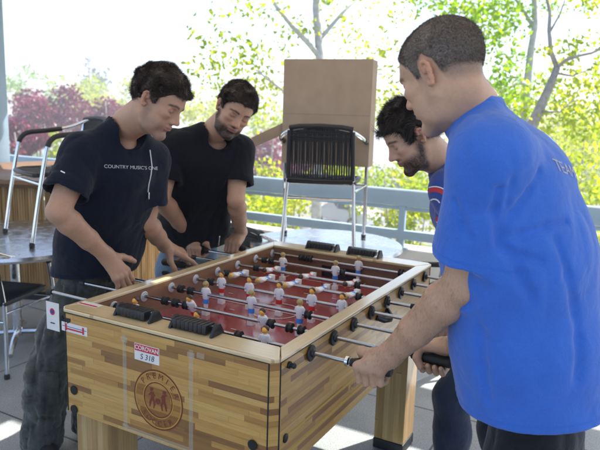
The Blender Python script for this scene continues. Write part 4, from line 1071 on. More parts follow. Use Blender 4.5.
def skin_color(V, Nn, H, beard, tone, browc, lips=(.42, .17, .15), stub=(.16, .12, .10), cropped=False):
    C = np.ones_like(V)*np.array(tone); q = H.loc(V)
    n1 = _n3(V*28, 1)*.5+_n3(V*70, 2)*.3; C = C*(1+.11*n1+.05*_n3(V*260, 8))[:, None]
    hm = (q[:, 2] > -.14) & (np.abs(q[:, 0]) < .14) & (np.abs(q[:, 1]) < .1) & (q[:, 2] < .13)
    x, y, z = q.T; ay = np.abs(y)
    def mixin(m, col, a): 
        m = (m*hm*a)[:, None]; nonlocal C; C = C*(1-m)+np.array(col)*m
    red = np.array(tone)*[1.08, .78, .74]
    mixin(np.exp(-((x-.112)/.012)**2-((z+.033)/.014)**2-(y/.014)**2), red, .6)
    mixin(np.exp(-((x-.06)/.03)**2-((z+.028)/.022)**2-((ay-.042)/.018)**2), red, .35)
    mixin(smooth(ay, .070, .078)*smooth(x, -.035, -.02)*(1-smooth(x, .008, .015)), red, .55)
    # stubble / beard
    fuzz = _n3(V*420, 3)*.5+_n3(V*900, 4)*.4
    jaw = smooth(-z, .035-.25*(x-.03)*(x < .03), .070)*smooth(x, -.002, .018)*(1-smooth(-z, .115, .135)*.4)
    must = np.exp(-((z+.0475)/.0065)**2)*smooth(x, .075, .085)*(ay < .030)
    soul = np.exp(-((z+.079)/.005)**2)*np.exp(-(y/.010)**2)*smooth(x, .075, .09)
    chin = smooth(-z, .082, .092)*smooth(x, .03, .055)
    side = smooth(-z, .005, .04)*np.exp(-((x-.012-.25*np.maximum(-z-.03, 0))/.016)**2)*smooth(ay, .04, .055)
    bm_ = np.clip(np.maximum.reduce([jaw*.88, must, soul, chin, side]), 0, 1)
    cheek = 1-np.exp(-((x-.085)/.03)**2-((z+.030)/.022)**2-((ay-.03)/.022)**2)
    mixin(np.clip(bm_*cheek*(1+.5*fuzz), 0, 1), stub, beard)
    if cropped: mixin(np.clip(smooth(z-hair_edge(q), -.008, .022)*.75*(1+.4*fuzz), 0, 1), (.16, .12, .10), .85)
    # lips
    lm = np.exp(-((z+.0630)/.0085)**4)*np.exp(-(y/.0225)**4)*smooth(x, .088, .094)
    mixin(lm, lips, .8); mixin(np.exp(-((z+.0628)/.0016)**2)*np.exp(-(y/.023)**6)*smooth(x, .088, .094), (.10, .03, .03), .8)
    mixin(np.exp(-((x-.105)/.006)**2-((z+.042)/.003)**2-((ay-.0065)/.004)**2), (.06, .02, .02), .8)  # nostril shade painted into the skin colour, no hollow modelled
    # brows, lash line, socket
    bz = .0215+.004*np.cos((ay-.034)/.012)-.18*np.maximum(ay-.038, 0)
    br = np.exp(-((z-bz)/.0048)**4)*smooth(ay, .010, .015)*(1-smooth(ay, .050, .057))*smooth(x, .05, .062)
    mixin(np.clip(br*(1+.5*fuzz), 0, 1), browc, .9)
    ez = -.0055-(ay-.0325)**2*-9; el = np.exp(-((z-ez)/.0014)**2)*np.exp(-((ay-.0325)/.0155)**6)*smooth(x, .066, .075)
    mixin(el, (.02, .012, .01), .95)
    mixin(np.exp(-((z+.006)/.012)**2)*np.exp(-((ay-.0325)/.018)**4)*smooth(x, .06, .075), np.array(tone)*[.82, .68, .66], .4)
    mixin(np.exp(-((x+.002)/.006)**2-((z+.010)/.008)**2)*smooth(ay, .07, .074), (.18, .07, .05), .6)
    return C
skinm = mat('skin', (.5, .33, .25), .48, attr='col', bump=.12, bscale=420, sss=.12, spec=.4)
def hair_on(V, Fq, Nn, H, field_mask, root, strandspec, colr, name='hair'):
    """short strands rooted on skin/hair shell vertices"""
    q = H.loc(V); m = field_mask(q); idx = np.where(m > rng.random(len(m)))[0]
    n, length, w_, lift, comb, jit = strandspec
    if len(idx) == 0: return None
    pick = rng.choice(idx, n); P = V[pick]+rng.normal(size=(n, 3))*.0012; Nv = Nn[pick]
    cd_ = H.R @ np.array(comb, float); T = cd_-Nv*(Nv@cd_)[:, None]
    sw = np.stack([_n3(P*35, 11), _n3(P*35, 12), _n3(P*35, 13)], 1)*jit
    D = Nv*lift+T*(1-lift)+sw+rng.normal(size=(n, 3))*.12; D /= np.linalg.norm(D, axis=1, keepdims=True)
    L_ = length*(.55+.7*rng.random(n)); 
    return strands(P-Nv*.001, D, L_, w_, bend=-Nv*.35+sw*.3)
def shell_hair(H, thick, parent, off, mt, spec, edge=lambda q: q[:, 2]-hair_edge(q), amp=.004, fr=55, name='hair', h=.0028):
    F = Field(); W, s, R = H.W, H.s, H.R
    t0, tf, tt = thick      # sides, front, top
    F.ell(W(-.010, 0, .035+tt*.35), np.array([.097+.5*(t0+tf), .0755+t0, .084+tt*.75])*s, R, .02)
    F.ell(W(.030, 0, .032+tf*.3), np.array([.066+tf*.6, .0645+t0*.8, .063+tf*.7])*s, R, .03*s)
    F.disp(lambda P: amp*(_n3(P*fr, 21)*.7+_n3(P*fr*2.3, 22)*.5))
    def cut(P):
        q = H.loc(P); return -(edge(q)+.003*_n3(P*120, 9))*s
    F._a(cut, [-1e3]*3, [1e3]*3, 'i', .022 if tt > .01 else .008)
    F.ell(W(-.010, 0, .030), np.array([.090, .069, .076])*s, R, .002, 's')
    V, Q = F.mesh(h); V = relax(V, Q, 1); me = mesh_np(name, V+off, Q); me.shade_smooth()
    o = link(name, me, mt, parent)
    Nn = vnormals(V, Q)
    def msk(q): 
        c = q-np.array([-.01, 0, .035]); return (np.sqrt(((c/[.09, .069, .078])**2).sum(1)) > 1.02)*smooth(edge(q), -.002, .008)
    r = hair_on(V, Q, Nn, H, msk, None, spec, None)
    if r is not None:
        me2 = mesh_np('strands', r[0]+off, r[1]); me2.shade_smooth(); link('strands', me2, mt, o)
    return o
def hairmat(name, c, c2):
    m, n, b = newmat(name); L = n.links.new
    tc = N(n, 'ShaderNodeTexCoord'); tn = N(n, 'ShaderNodeTexNoise', i_Scale=260., i_Detail=3.); L(tc.outputs['Object'], tn.inputs['Vector'])
    L(ramp(n, tn.outputs['Fac'], [(.35, c), (.7, c2)]), b.inputs['Base Color']); b.inputs['Roughness'].default_value = .42; b.inputs['Specular IOR Level'].default_value = .4
    bp = N(n, 'ShaderNodeBump', i_Strength=.5, i_Distance=.003); L(tn.outputs['Fac'], bp.inputs['Height']); L(bp.outputs[0], b.inputs['Normal'])
    return m
def fabric(name, base, sheen=.3, noise=.05, rough=.9, weave=900., bump=.25):
    m, n, b = newmat(name); L = n.links.new
    tc = N(n, 'ShaderNodeTexCoord'); tn = N(n, 'ShaderNodeTexNoise', i_Scale=weave, i_Detail=2.); L(tc.outputs['Object'], tn.inputs['Vector'])
    t2 = N(n, 'ShaderNodeTexNoise', i_Scale=14., i_Detail=5.); L(tc.outputs['Object'], t2.inputs['Vector'])
    c = ramp(n, tn.outputs['Fac'], [(.3, tuple(x*.82 for x in base)), (.7, tuple(x*1.15 for x in base))])
    r = ramp(n, t2.outputs['Fac'], [(.3, (1-noise,)*3), (.7, (1+noise,)*3)])
    mx = N(n, 'ShaderNodeMix', data_type='RGBA', blend_type='MULTIPLY'); mx.inputs[0].default_value = 1; L(c, mx.inputs[6]); L(r, mx.inputs[7])
    L(mx.outputs[2], b.inputs['Base Color']); b.inputs['Roughness'].default_value = rough; b.inputs['Specular IOR Level'].default_value = .2
    b.inputs['Sheen Weight'].default_value = sheen; b.inputs['Sheen Roughness'].default_value = .5
    bp = N(n, 'ShaderNodeBump', i_Strength=bump, i_Distance=.0015); L(tn.outputs['Fac'], bp.inputs['Height'])
    t3 = N(n, 'ShaderNodeTexNoise', i_Scale=17., i_Detail=4., i_Distortion=1.2, i_Roughness=.55); L(tc.outputs['Object'], t3.inputs['Vector'])
    b3 = N(n, 'ShaderNodeBump', i_Strength=.55, i_Distance=.008); L(t3.outputs['Fac'], b3.inputs['Height']); L(bp.outputs[0], b3.inputs['Normal']); L(b3.outputs[0], b.inputs['Normal'])
    return m
def ridges(P, dirv, along, across, amp, seed, warp=.6):
    """cloth folds: long along dirv"""
    d = nz(dirv); a = nz(np.cross(d, [.3, .5, .8])); b = np.cross(d, a)
    wv = np.stack([_n3(P*5, seed+1), _n3(P*5, seed+2), _n3(P*5, seed+3)], 1)*.03*warp
    q = P+wv; U = np.stack([q@d/along, q@a/across, q@b/across], 1)
    r = _n3(U, seed); r2 = _n3(U*[1.7, 1.9, 1.9]+3, seed+7)
    return amp*((1-np.abs(r))**3*1.3-.55)+amp*.45*((1-np.abs(r2))**2-.5)
def shirt_field(p, grow=0., creases=()):
    F = Field(); g = p['g']+grow; side = nz(p['shL']-p['shR']); ssz = p.get('ssz', 1.)
    for sh, el in ((p['shL'], p['elL']), (p['shR'], p['elR'])):
        d = el-sh; e = sh+d*p['slv']; F.rc(sh, e+d*.10, .074*ssz+grow, p['srad']+grow, .03)
    for sh, el in ((p['shL'], p['elL']), (p['shR'], p['elR'])):
        d = nz(el-sh); e = sh+(el-sh)*p['slv']; F.cutcap(e, d, .13)
    if not grow:
        for sh, el in ((p['shL'], p['elL']), (p['shR'], p['elR'])):
            d = el-sh; e = sh+d*p['slv']; F.rc(e-d*.12, e+d*.1, p['srad']-.016, p['srad']-.013, .003, 's')
    hipside = nz(p['hipL']-p['hipR'])
    T = p['torso']   # list of (point, ru, rv)
    for (a, ru, rv), (b, su, sv) in zip(T[:-1], T[1:]): F.ecap(a, b, (ru+g, rv+g), (su+g, sv+g), side, .035)
    mid = (p['shL']+p['shR'])/2
    F.rc(p['shL']-side*.005, p['shR']+side*.005, .064*ssz+g*.6, None, .05)
    for sh, s_ in ((p['shL'], 1), (p['shR'], -1)): F.rc(p['nb']-np.array([0, 0, .012]), sh-side*s_*.03+np.array([0, 0, .012]), .052+g*.5, .050*ssz+g*.5, .05)
    return F
dark_hair = hairmat('near_black_hair', (.012, .009, .008), (.042, .031, .025))
brown_hair = hairmat('dark_brown_hair', (.022, .015, .011), (.070, .048, .034))
buzz_hair = hairmat('short_brown_hair', (.09, .072, .060), (.24, .195, .16))
def collar_axis(p):
    f = nz(np.array(p['face'], float)*[1, 1, 0]); nb = p['nb']+p.get('collar_off', 0)
    return nb+f*p.get('cfront', .022)-np.array([0, 0, p.get('cdrop', .035)]), nb-f*.012+np.array([0, 0, .11])
def seams(p, V, Q, SN, sh, off):
    mt = p['shirt_mat']
    for s_ in 'LR':
        a, b = p['sh'+s_], p['el'+s_]; d = nz(b-a); e = a+(b-a)*p['slv']
        for k_ in (.018, .0215): iso_seam('sleeve_stitch', V, Q, SN, (V-e)@d+k_, mt, sh, off, .0009, keep=lambda x: np.linalg.norm(x-e) < .13)
    o_, n_ = p['hem']; n_ = nz(n_)
    for k_ in (.020, .0235): iso_seam('hem_stitch', V, Q, SN, (V-np.array(o_))@n_+k_, mt, sh, off, .0009)
    c0_, c1_ = collar_axis(p); ab = c1_-c0_; q = V-c0_; t = np.clip(q@ab/(ab@ab), 0, 1); q = q-t[:, None]*ab
    sc_ = np.sqrt((q**2).sum(1))-p.get('collar', .066)*(1+.12*t)-.017
    iso_seam('collar_seam', V, Q, SN, sc_, mt, sh, off, .0012)
def person(name_label, p, H, skin_h, tone, beard, browc, hands, group=None, creases=(), lips=(.42, .17, .15), stub=(.13, .10, .09)):
    root = empty('person', p['base']); tag(root, name_label, 'person')
    off = -np.array(p['base'], float)
    def put(name, V, Q, mt, parent=root, sm=True):
        me = mesh_np(name, V+(off if parent is root else 0), Q)
        if sm: me.shade_smooth()
        return link(name, me, mt, parent)
    # skin
    F = Field(); build_head(F, H, p.get('fat', 1.)); neck(F, H, p['nb'], p.get('neckr', .058))
    side = nz(p['shL']-p['shR']); ch0 = p['torso'][-2][0]
    F.rc(p['nb']+(ch0-p['nb'])*.3, ch0, .06, .09, .03); F.rc(p['shL'], p['shR'], .05, None, .03)
    F.ecap(ch0, p['torso'][0][0], (.12, .08), (.11, .08), side, .03)
    for s_, k in (('L', 1), ('R', -1)):
        arm(F, p['sh'+s_], p['el'+s_], p['wr'+s_], p.get('armk', 1.)); hands[s_](F, p['wr'+s_])
    V, Q = F.mesh(skin_h); V = relax(V, Q, 1, .4); Nn = vnormals(V, Q)
    me = mesh_np('body', V+off, Q); setcol(me, skin_color(V, Nn, H, beard, tone, browc, lips, stub, p.get('cropped', False))); me.shade_smooth(); body = link('body', me, skinm, root)
    # fine hair on the forearms
    for s_ in 'LR':
        el, wr = p['el'+s_], p['wr'+s_]; ax = nz(wr-el); t = (V-el)@ax/np.linalg.norm(wr-el); dd = np.linalg.norm(V-el-((V-el)@ax)[:, None]*ax, axis=1)
        ok = np.where((t > -.1) & (t < 1.15) & (dd < .07) & (np.sin(V@np.array([90., 60., 75.]))+2 > rng.random(len(V))*3))[0]
        if len(ok) > 50:
            n_ = p.get('armhair', 900); pk = rng.choice(ok, n_); Nv = Nn[pk]; T_2 = ax-Nv*(Nv@ax)[:, None]; side_ = np.cross(Nv, T_2)
            D = T_2+side_*.7+Nv*.45+rng.normal(size=(n_, 3))*.25; D /= np.linalg.norm(D, axis=1, keepdims=True)
            sv, sf = strands(V[pk], D, .009+.008*rng.random(n_), p.get('hairw', .00010), bend=-Nv*.4)
            me_ = mesh_np('arm_hair', sv+off, sf); ah = link('arm_hair', me_, brown_hair, body); ah['kind'] = 'stuff'
    # shirt
    F = shirt_field(p); 
    for (path, rr, dep) in p.get('creases', ()):
        for a, b in zip(path[:-1], path[1:]): F.rc(a, b, rr, rr, dep, 's')
    F.disp(p['folds'])
    c0_, c1_ = collar_axis(p); F.rc(c0_, c1_, p.get('collar', .066), p.get('collar', .066)*1.12, .004, 's')
    F.plane(*p['hem'])
    V, Q = F.mesh(p.get('sh_h', .0045)); V = relax(V, Q, 2, .5)
    sh = put('t_shirt', V, Q, p['shirt_mat'])
    SN = vnormals(V, Q)
    seams(p, V, Q, SN, sh, off)
    bvh = BVHTree.FromPolygons([tuple(v) for v in V], [tuple(int(i) for i in f) for f in Q])
    # trousers
    F = Field(); hs = nz(p['hipL']-p['hipR'])
    pe = p['torso'][0][0]
    F.ecap(pe+(p['torso'][1][0]-pe)*.35, pe, p.get('waist', (.150, .108)), p.get('waist', (.150, .108)), hs, .04)
    F.ecap(pe, (p['hipL']+p['hipR'])/2, p.get('waist', (.150, .108)), p.get('seat', (.165, .125)), hs, .04)
    for s_ in 'LR':
        hp, kn, an = p['hip'+s_], p['kn'+s_], p['an'+s_]
        F.chain([hp, hp+(kn-hp)*.5, kn, kn+(an-kn)*.4, an+(an-kn)*.03], np.array(p.get('legr', [.098, .088, .070, .068, .066])), .04)
    F.disp(p['tfolds'])
    zmin = min(p['anL'][2], p['anR'][2])-.05
    F.plane((0, 0, max(.025, zmin)), (0, 0, -1))
    V2, Q2 = F.mesh(p.get('tr_h', .0065)); V2 = relax(V2, Q2, 1); tr = put('trousers', V2, Q2, p['trouser_mat'])
    # shoes
    for s_ in 'LR':
        an = p['an'+s_]; f = nz(np.array(p['face'])*[1, 1, 0]); F = Field(); g0 = np.array([an[0], an[1], 0.])
        F.rc(g0-f*.05+[0, 0, .05], g0+f*.08+[0, 0, .045], .042, .040, .03); F.rc(g0+f*.08+[0, 0, .045], g0+f*.17+[0, 0, .036], .040, .030, .03); F.rc(g0-f*.03+[0, 0, .06], g0-f*.02+[0, 0, .11], .040, .044, .02)
        F.plane((0, 0, .004), (0, 0, -1)); V3, Q3 = F.mesh(.007); put('shoe', V3, Q3, p.get('shoe_mat', rubber))
    return root, body, sh, tr, bvh, off
def decal(me, bvh, off, parent, mt, name, d, lift=.0012):
    """wrap a flat lettering mesh onto the shirt along direction d"""
    d = Vector(nz(d)); bm = bmesh.new(); bm.from_mesh(me)
    bmesh.ops.triangulate(bm, faces=bm.faces); 
    for _ in range(2):
        es = [e for e in bm.edges if e.calc_length() > .008]
        if es: bmesh.ops.subdivide_edges(bm, edges=es, cuts=1)
    bmesh.ops.triangulate(bm, faces=bm.faces)
    miss = []
    for v in bm.verts:
        h = bvh.ray_cast(v.co-d*.25, d, .6)
        v.co = (h[0]-d*lift if h[0] is not None else v.co)+Vector(off)
        if h[0] is None: miss.append(v)
    bmesh.ops.delete(bm, geom=miss, context='VERTS')
    m2 = bpy.data.meshes.new(name); bm.to_mesh(m2); bm.free(); m2.materials.clear(); m2.materials.append(mt)
    return link(name, m2, mt, parent)
def toward(px, py): return nz(CF + CR*(px-300)/FPX - CU*(py-225)/FPX)
def camv(r, u, d): return CR*r+CU*u+CF*d          # photo-right, photo-up, away
navy = fabric('navy_black_cotton', (.006, .009, .021), sheen=.08); blackc = fabric('black_cotton', (.007, .008, .012), sheen=.08); blue = fabric('royal_blue_cotton', (.042, .148, .57), sheen=.25)
blue2 = fabric('deep_blue_cotton', (.03, .07, .30)); denim = fabric('light_blue_denim', (.12, .19, .28), noise=.22, weave=500); denimd = fabric('dark_blue_denim', (.018, .03, .06), noise=.2, weave=500)
camo = fabric('grey_green_canvas', (.055, .060, .052), noise=.5, weave=500); blackt = fabric('black_twill', (.010, .010, .013))
white_ink = mat('white_shirt_print', (.75, .75, .75), .7); red_ink = mat('red_shirt_print', (.5, .03, .05), .7)

# ---- man 3: nearest, royal blue T-shirt, seen from behind his left side
H3 = Head(at(444, 73, 1.43), (-.93, .30, -.46), (-.30, .05, 1), 1.0)
p3 = dict(base=(1.62, .18, 0), armhair=4000, g=.022, nb=at(472, 107, 1.47), shL=at(490, 160, 1.37), shR=at(490, 160, 1.37)+np.array([.02, .34, -.035]), elL=at(463, 284, 1.48), wrL=at(400, 343, 1.735),
          cropped=True, srad=.088, slv=.78, ssz=1.12, armk=1.18, face=(-1, .1, 0), neckr=.058, collar_off=np.array([.004, 0, .010]), collar=.064, cdrop=.02)
p3['elR'] = p3['shR']+np.array([-.05, .03, -.31]); p3['wrR'] = np.array([1.29, .335, .945])
mid = (p3['shL']+p3['shR'])/2
pe = at(536, 428, 1.66)
p3['torso'] = [(pe, .195, .172), (pe+(mid-pe)*.35, .188, .168), (pe+(mid-pe)*.70, .195, .155), (mid+np.array([.02, 0, -.07]), .175, .115)]
sd = nz(p3['shL']-p3['shR']); p3['hipL'] = pe+sd*.085-np.array([0, 0, .08]); p3['hipR'] = pe-sd*.085-np.array([0, 0, .08])
p3['knL'] = p3['hipL']+np.array([-.06, 0, -.42]); p3['anL'] = np.array([p3['knL'][0]+.08, p3['knL'][1]-.02, .09]); p3['knR'] = p3['hipR']+np.array([-.04, .05, -.42]); p3['anR'] = np.array([p3['knR'][0]+.04, p3['knR'][1]+.04, .09])
p3['hem'] = (at(530, 424, 1.5), nz(np.array([0, 0, -1.])+CR*.10))
def L3(*pts): return [at(*q) for q in pts]
arm_pit = (500, 236)
p3['folds'] = lambda P: ridges(P, (-.2, .1, 1), .40, .09, .0032, 3)+ridges(P, (-.5, .2, .6), .25, .07, .0016, 31)
p3['shirt_mat'] = blue; p3['trouser_mat'] = blackt; p3['sh_h'] = .004
p3['tfolds'] = lambda P: ridges(P, (0, 0, 1), .3, .07, .004, 5)
hL = np.array([1.072, .198, .87]); hR = np.array([1.20, .3565, .87])
p3['wrL'] = hL+np.array([.055, -.035, .060]); 
# hits of the crease paths on the shirt surface
Fs = shirt_field(p3)
def march(px, py, F=Fs, t=1.0):
    d = CF + CR*(px-300)/FPX - CU*(py-225)/FPX
    for _ in range(60):
        e = F.ev((CAM+d*t)[None])[0]; t += max(e, .0005)*.8
        if e < .001 or t > 2.6: break
    return CAM+d*t if t < 2.6 else None
cr = []
for path, rr, k_ in [(((499, 190), (494, 210), (498, 232), (500, 244)), .010, .012), (((500, 240), (520, 236), (545, 228), (566, 222)), .007, .014), (((499, 236), (512, 214), (530, 190), (540, 172)), .007, .016),
                     (((498, 246), (515, 256), (540, 262)), .007, .016), (((500, 230), (508, 205), (512, 180)), .005, .012), (((505, 250), (520, 275), (532, 300)), .006, .018),
                     (((455, 200), (462, 225), (470, 240)), .004, .014), (((575, 300), (580, 340), (578, 380)), .006, .02), (((480, 330), (482, 365), (488, 400)), .006, .022), (((556, 240), (568, 275), (575, 315)), .005, .02)]:
    pts = [march(*q) for q in path]; pts = [q for q in pts if q is not None]
    if len(pts) > 1: cr.append((pts, rr, k_))
p3['creases'] = cr
r3, b3_, s3, t3_, bvh3, off3 = person('man in a royal blue T-shirt with cropped brown hair, seen from behind at the right', p3, H3, .0024, (.52, .315, .205), .25, (.12, .085, .06),
    dict(L=lambda F, w_: grip(F, w_, hL, (-1, 0, 0), (0, -1, .15), True, 1.10), R=lambda F, w_: grip(F, w_, hR, (-1, 0, 0), (0, 1, .1), False, 1.05)), stub=(.30, .20, .16))
def e3(q): return q[:, 2]-hair_edge(q)-.006+.008*(q[:, 0] < -.03)
shell_hair(H3, (.0015, .002, .003), r3, off3, buzz_hair, (70000, .0080, .00026, .38, (-.5, 0, -.6), .25), edge=e3, amp=.0006, fr=90, h=.0025)

# ---- man 1: left, navy T-shirt with a line of lettering, camouflage trousers
def joint(px, py, t): return np.array(at(px, py, t))
H1 = Head(joint(157, 101, 2.28), camv(.84, -.56, -.16), camv(.30, .95, -.10), .97)
p1 = dict(base=(-.42, .42, 0), g=.020, nb=joint(128, 123, 2.42), shL=joint(150, 160, 2.62), shR=joint(82, 155, 2.36), elL=joint(146, 222, 2.66), elR=joint(58, 212, 2.26), wrL=joint(165, 246, 2.88), wrR=joint(107, 256, 2.46),
          srad=.088, slv=.70, armk=1.05, face=tuple(camv(.6, 0, -.8)*[1, 1, 0]), neckr=.058)
mid = (p1['shL']+p1['shR'])/2; pe = joint(92, 285, 2.80)
p1['torso'] = [(pe, .172, .135), (pe+(mid-pe)*.35, .170, .140), (pe+(mid-pe)*.70, .172, .132), (mid+np.array([0, 0, -.06]), .150, .10)]
sd = nz((p1['shL']-p1['shR'])*[1, 1, 0]); p1['hipL'] = pe+sd*.085-np.array([0, 0, .07]); p1['hipR'] = pe-sd*.085-np.array([0, 0, .07])
p1['knR'] = joint(48, 372, 2.78); p1['anR'] = np.array([*joint(44, 470, 2.9)[:2], .09]); p1['knL'] = joint(92, 365, 2.95); p1['anL'] = np.array([*joint(92, 440, 3.05)[:2], .09])
p1['hem'] = (joint(85, 279, 2.6), nz(np.array([.05, 0, -1.])))
p1['folds'] = lambda P: ridges(P, (.1, .1, 1), .35, .08, .004, 43)+ridges(P, (.6, -.2, .6), .22, .06, .0025, 51)
p1['tfolds'] = lambda P: ridges(P, (.15, 0, 1), .20, .045, .008, 61)+ridges(P, (1, .3, .35), .10, .032, .0065, 65)
p1['tr_h'] = .005; p1['shirt_mat'] = navy; p1['trouser_mat'] = camo; p1['legr'] = [.105, .098, .088, .088, .092]
def h1R(F, w_):
    d = camv(.50, -.80, .33); free_hand(F, w_, d, camv(.55, .45, -.65), False, [(.25, .55, .4), (.25, .6, .45), (.3, .6, .45), (.35, .65, .5)], 1.12, .06, (.55, .8, -.1))
def h1L(F, w_):
    d = camv(.80, -.42, .42); free_hand(F, w_, d, camv(.35, .9, -.25), True, [(.12, .2, .15), (.7, .9, .6), (.8, 1., .7), (.85, 1.05, .7)], 1.10, .05, (.45, .55, -.75), .3)
r1, b1_, s1, t1_, bvh1, off1 = person('dark haired man at the left in a navy T-shirt with white lettering and camouflage trousers', p1, H1, .003, (.45, .26, .17), .5, (.05, .03, .025),
    dict(L=h1L, R=h1R), stub=(.13, .09, .075))
shell_hair(H1, (.009, .017, .020), r1, off1, brown_hair, (30000, .023, .0005, .30, (.35, .1, .1), .5), amp=.006)
me = text("COUNTRY MUSIC'S ONE", .0185, white_ink, frameM(joint(132, 167.5, 2.25), camv(1, -.03, .14), camv(0, 1, 0)), ext=.00002)
decal(me, bvh1, off1, s1, white_ink, 'chest_lettering', nz(joint(132, 167.5, 2.25)-CAM), .002)
me = text('1', .022, white_ink, frameM(joint(63, 172, 2.1), camv(.5, 1, 0), camv(-1, .5, 0)), bold=.001); decal(me, bvh1, off1, s1, white_ink, 'sleeve_mark', nz(joint(63, 172, 2.1)-CAM))
def surf(bvh, px, py, lift=.004):
    d = Vector(toward(px, py)); h = bvh.ray_cast(Vector(CAM), d, 6.); return np.array(h[0])-np.array(d)*lift if h[0] is not None else None
q = [surf(bvh1, *w_) for w_ in ((150, 150), (151, 158), (152, 166), (151, 175), (149, 184), (148, 192))]; q = [x for x in q if x is not None]
if len(q) > 2:
    ln = MB().tube([x+off1 for x in q], .0022, 6).build('lanyard', white_ink, r1); x = q[-1]+off1
    MB().box((x[0]-.008, x[1]-.004, x[2]-.03), (x[0]+.008, x[1]+.001, x[2])).build('clip', chrome, ln, bevel=.002)
# ---- man 2: bearded, black T-shirt, light jeans
H2 = Head(joint(234, 110, 2.90), camv(.34, -.58, -.78), camv(.50, .80, -.30), .99)
p2_ = dict(base=(-.55, 1.2, 0), g=.020, nb=joint(216, 129, 3.02), shL=joint(239, 152, 3.12), shR=joint(172, 147, 3.03), elL=joint(236, 200, 3.06), elR=joint(161, 198, 2.98), wrL=joint(237, 229, 3.27), wrR=joint(181, 233, 3.26),
          srad=.084, slv=.68, armk=1.05, face=tuple(camv(.6, 0, -.7)*[1, 1, 0]), neckr=.056)
mid = (p2_['shL']+p2_['shR'])/2; pe = joint(188, 258, 3.50)
p2_['torso'] = [(pe, .165, .130), (pe+(mid-pe)*.35, .165, .132), (pe+(mid-pe)*.70, .170, .128), (mid+np.array([0, 0, -.06]), .150, .10)]
sd = nz((p2_['shL']-p2_['shR'])*[1, 1, 0]); p2_['hipL'] = pe+sd*.085-np.array([0, 0, .07]); p2_['hipR'] = pe-sd*.085-np.array([0, 0, .07])
for s_ in 'LR':
    p2_['kn'+s_] = p2_['hip'+s_]+np.array([.02, 0, -.40]); p2_['an'+s_] = np.array([p2_['kn'+s_][0]-.04, p2_['kn'+s_][1]+.03, .09])
p2_['hem'] = (joint(186, 246, 3.3), nz(np.array([-.12, 0, -1.])))
p2_['folds'] = lambda P: ridges(P, (.1, .1, 1), .35, .08, .004, 83)+ridges(P, (.6, -.2, .6), .22, .06, .0025, 91)
p2_['tfolds'] = lambda P: ridges(P, (0, 0, 1), .2, .09, .006, 95)
p2_['shirt_mat'] = blackc; p2_['trouser_mat'] = denim
h2L = np.array([-.182, 1.3075, .87]); h2R = np.array([-.312, 1.149, .87])
p2_['wrL'] = h2L+np.array([.0, .05, .075]); p2_['wrR'] = h2R+np.array([-.055, .0, .065])
r2, b2_, s2_, t2_, bvh2, off2 = person('bearded man in a plain black T-shirt and light blue jeans at the far left corner', p2_, H2, .003, (.48, .28, .185), 1.0, (.035, .022, .018),
    dict(L=lambda F, w_: grip(F, w_, h2L, (-1, 0, 0), (0, -.75, .66), True, 1.08), R=lambda F, w_: grip(F, w_, h2R, (1, 0, 0), (0, -1, .3), False, 1.08)), stub=(.028, .018, .014))
shell_hair(H2, (.008, .015, .017), r2, off2, brown_hair, (26000, .020, .0005, .28, (.45, 0, .0), .4), amp=.005)
# ---- man 4: leaning in from the right behind the nearest man
H4 = Head(joint(414, 136, 2.22), camv(-.86, -.52, .02), camv(-.42, .88, -.10), .97)
p4_ = dict(base=(1.35, .95, 0), g=.020, nb=joint(444, 162, 2.34), shL=joint(452, 192, 2.24), shR=joint(452, 192, 2.24)+np.array([.05, .36, 0]), elL=joint(468, 272, 2.36), elR=joint(500, 260, 2.8), wrL=joint(440, 315, 2.3), wrR=joint(450, 300, 2.5),
          srad=.080, slv=.70, armk=1.0, face=(-1, 0, 0), neckr=.056)
mid = (p4_['shL']+p4_['shR'])/2; pe = joint(505, 330, 2.60)
p4_['torso'] = [(pe, .165, .135), (pe+(mid-pe)*.35, .165, .135), (pe+(mid-pe)*.70, .172, .135), (mid+np.array([-.02, 0, -.07]), .150, .11)]
sd = nz((p4_['shL']-p4_['shR'])*[1, 1, 0]); p4_['hipL'] = pe+sd*.085-np.array([0, 0, .07]); p4_['hipR'] = pe-sd*.085-np.array([0, 0, .07])
p4_['knL'] = joint(452, 395, 2.5); p4_['anL'] = np.array([*joint(452, 470, 2.55)[:2], .09]); p4_['knR'] = p4_['hipR']+np.array([-.03, 0, -.42]); p4_['anR'] = np.array([p4_['knR'][0]+.05, p4_['knR'][1], .09])
p4_['hem'] = (joint(480, 318, 2.5), (0, 0, -1))
h4L = np.array([1.13, .6735, .87]); h4R = np.array([1.07, .9905, .87]); p4_['wrL'] = h4L+np.array([.055, -.03, .06]); p4_['wrR'] = h4R+np.array([.06, .0, .07])
p4_['elL'] = (p4_['wrL']+p4_['shL'])/2+np.array([.14, -.06, -.04]); p4_['elR'] = (p4_['wrR']+p4_['shR'])/2+np.array([.14, .06, -.04])
p4_['folds'] = lambda P: ridges(P, (.1, .1, 1), .35, .08, .004, 103)
p4_['tfolds'] = lambda P: ridges(P, (0, 0, 1), .2, .09, .006, 105)
p4_['shirt_mat'] = blue2; p4_['trouser_mat'] = denimd
r4, b4_, s4, t4_, bvh4, off4 = person('man with wavy dark hair and a beard, half hidden behind the man in royal blue', p4_, H4, .003, (.49, .30, .20), 1.0, (.03, .02, .016),
    dict(L=lambda F, w_: grip(F, w_, h4L, (-1, 0, 0), (0, -1, .2), True, 1.05), R=lambda F, w_: grip(F, w_, h4R, (-1, 0, 0), (0, 1, .2), False, 1.05)), stub=(.032, .02, .016))
shell_hair(H4, (.014, .022, .022), r4, off4, dark_hair, (30000, .030, .0006, .30, (.5, 0, -.3), .8), amp=.009, fr=45)
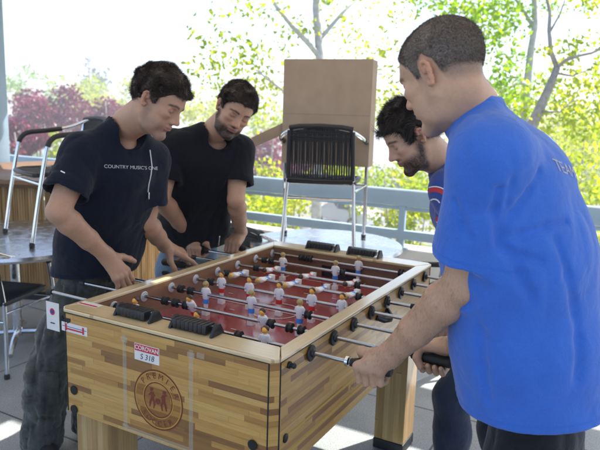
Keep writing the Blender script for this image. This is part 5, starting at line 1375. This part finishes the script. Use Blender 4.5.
# round badge printed on the chest of man 4
bc = joint(434, 205, 2.0); xr, yu = camv(1, 0, 0), camv(0, 1, 0)
def ringmesh(r0, r1, a0=0, a1=360, n_=48, sq=1.):
    me = bpy.data.meshes.new('ring'); V = []; F = []
    for k in range(n_+1):
        a = rad(a0+(a1-a0)*k/n_); V += [tuple(bc+(xr*math.cos(a)+yu*math.sin(a)*sq)*r) for r in (r0, r1)]
    F = [(2*k, 2*k+1, 2*k+3, 2*k+2) for k in range(n_)]; me.from_pydata(V, [], F); return me
dv = nz(bc-CAM)
decal(ringmesh(.046, .062), bvh4, off4, s4, red_ink, 'badge_ring', dv); decal(ringmesh(.063, .067), bvh4, off4, s4, white_ink, 'badge_edge', dv)
decal(ringmesh(.018, .023, 20, 230), bvh4, off4, s4, white_ink, 'badge_mark', dv)

pt = surf(bvh3, 551, 160, 0.)
if pt is not None:
    me = text('TEAM', .038, white_ink, frameM(pt+np.array([.1, .0, -.01]), (0, 1, -.25), (0, .25, 1)), align='LEFT'); decal(me, bvh3, off3, s3, white_ink, 'back_lettering', (-1, 0, 0), .002)
# key clip on the belt of man 2
x = surf(bvh2, 222, 236, -.01)
if x is not None:
    kc = MB().tube([x+off2+[0, -.02, .01], x+off2+[.004, -.03, -.01], x+off2+[0, -.03, -.05]], .004, 8).build('key_clip', chrome, r2)

# cargo pocket on the left man's trousers
x = [None]*4
d_ = toward(40, 395)
bvt = BVHTree.FromPolygons([tuple(Vector(v.co)-Vector(off1)) for v in t1_.data.vertices], [tuple(p_.vertices) for p_ in t1_.data.polygons])
mb = MB(); g_ = []
for j in range(9):
    row = []
    for i in range(9):
        h = bvt.ray_cast(Vector(CAM), Vector(toward(38+i*2.6, 372+j*4.2)), 6.); row.append(None if h[0] is None else np.array(h[0])-nz(d_)*.010+off1)
    g_.append(row)
for j in range(8):
    for i in range(8):
        q = [g_[j][i], g_[j][i+1], g_[j+1][i+1], g_[j+1][i]]
        if all(v is not None for v in q): mb.quad(*q)
if mb.f: mb.build('cargo_pocket', camo, t1_, smooth=True)

# ------------------------------------------------------------------ added haze, standing in for glare that washes out the far trees
m = bpy.data.materials.new('glare_haze'); m.use_nodes = True; n = m.node_tree; n.nodes.clear()
pv = n.nodes.new('ShaderNodeVolumePrincipled'); pv.inputs['Color'].default_value = (.95, .96, 1, 1); pv.inputs['Density'].default_value = .0055; pv.inputs['Anisotropy'].default_value = .25
mo = n.nodes.new('ShaderNodeOutputMaterial'); n.links.new(pv.outputs[0], mo.inputs['Volume'])
hz = MB().box((-180, -30, GZ-1), (120, 200, 12)).build('haze', m, smooth=False); tag(hz, kind='stuff')
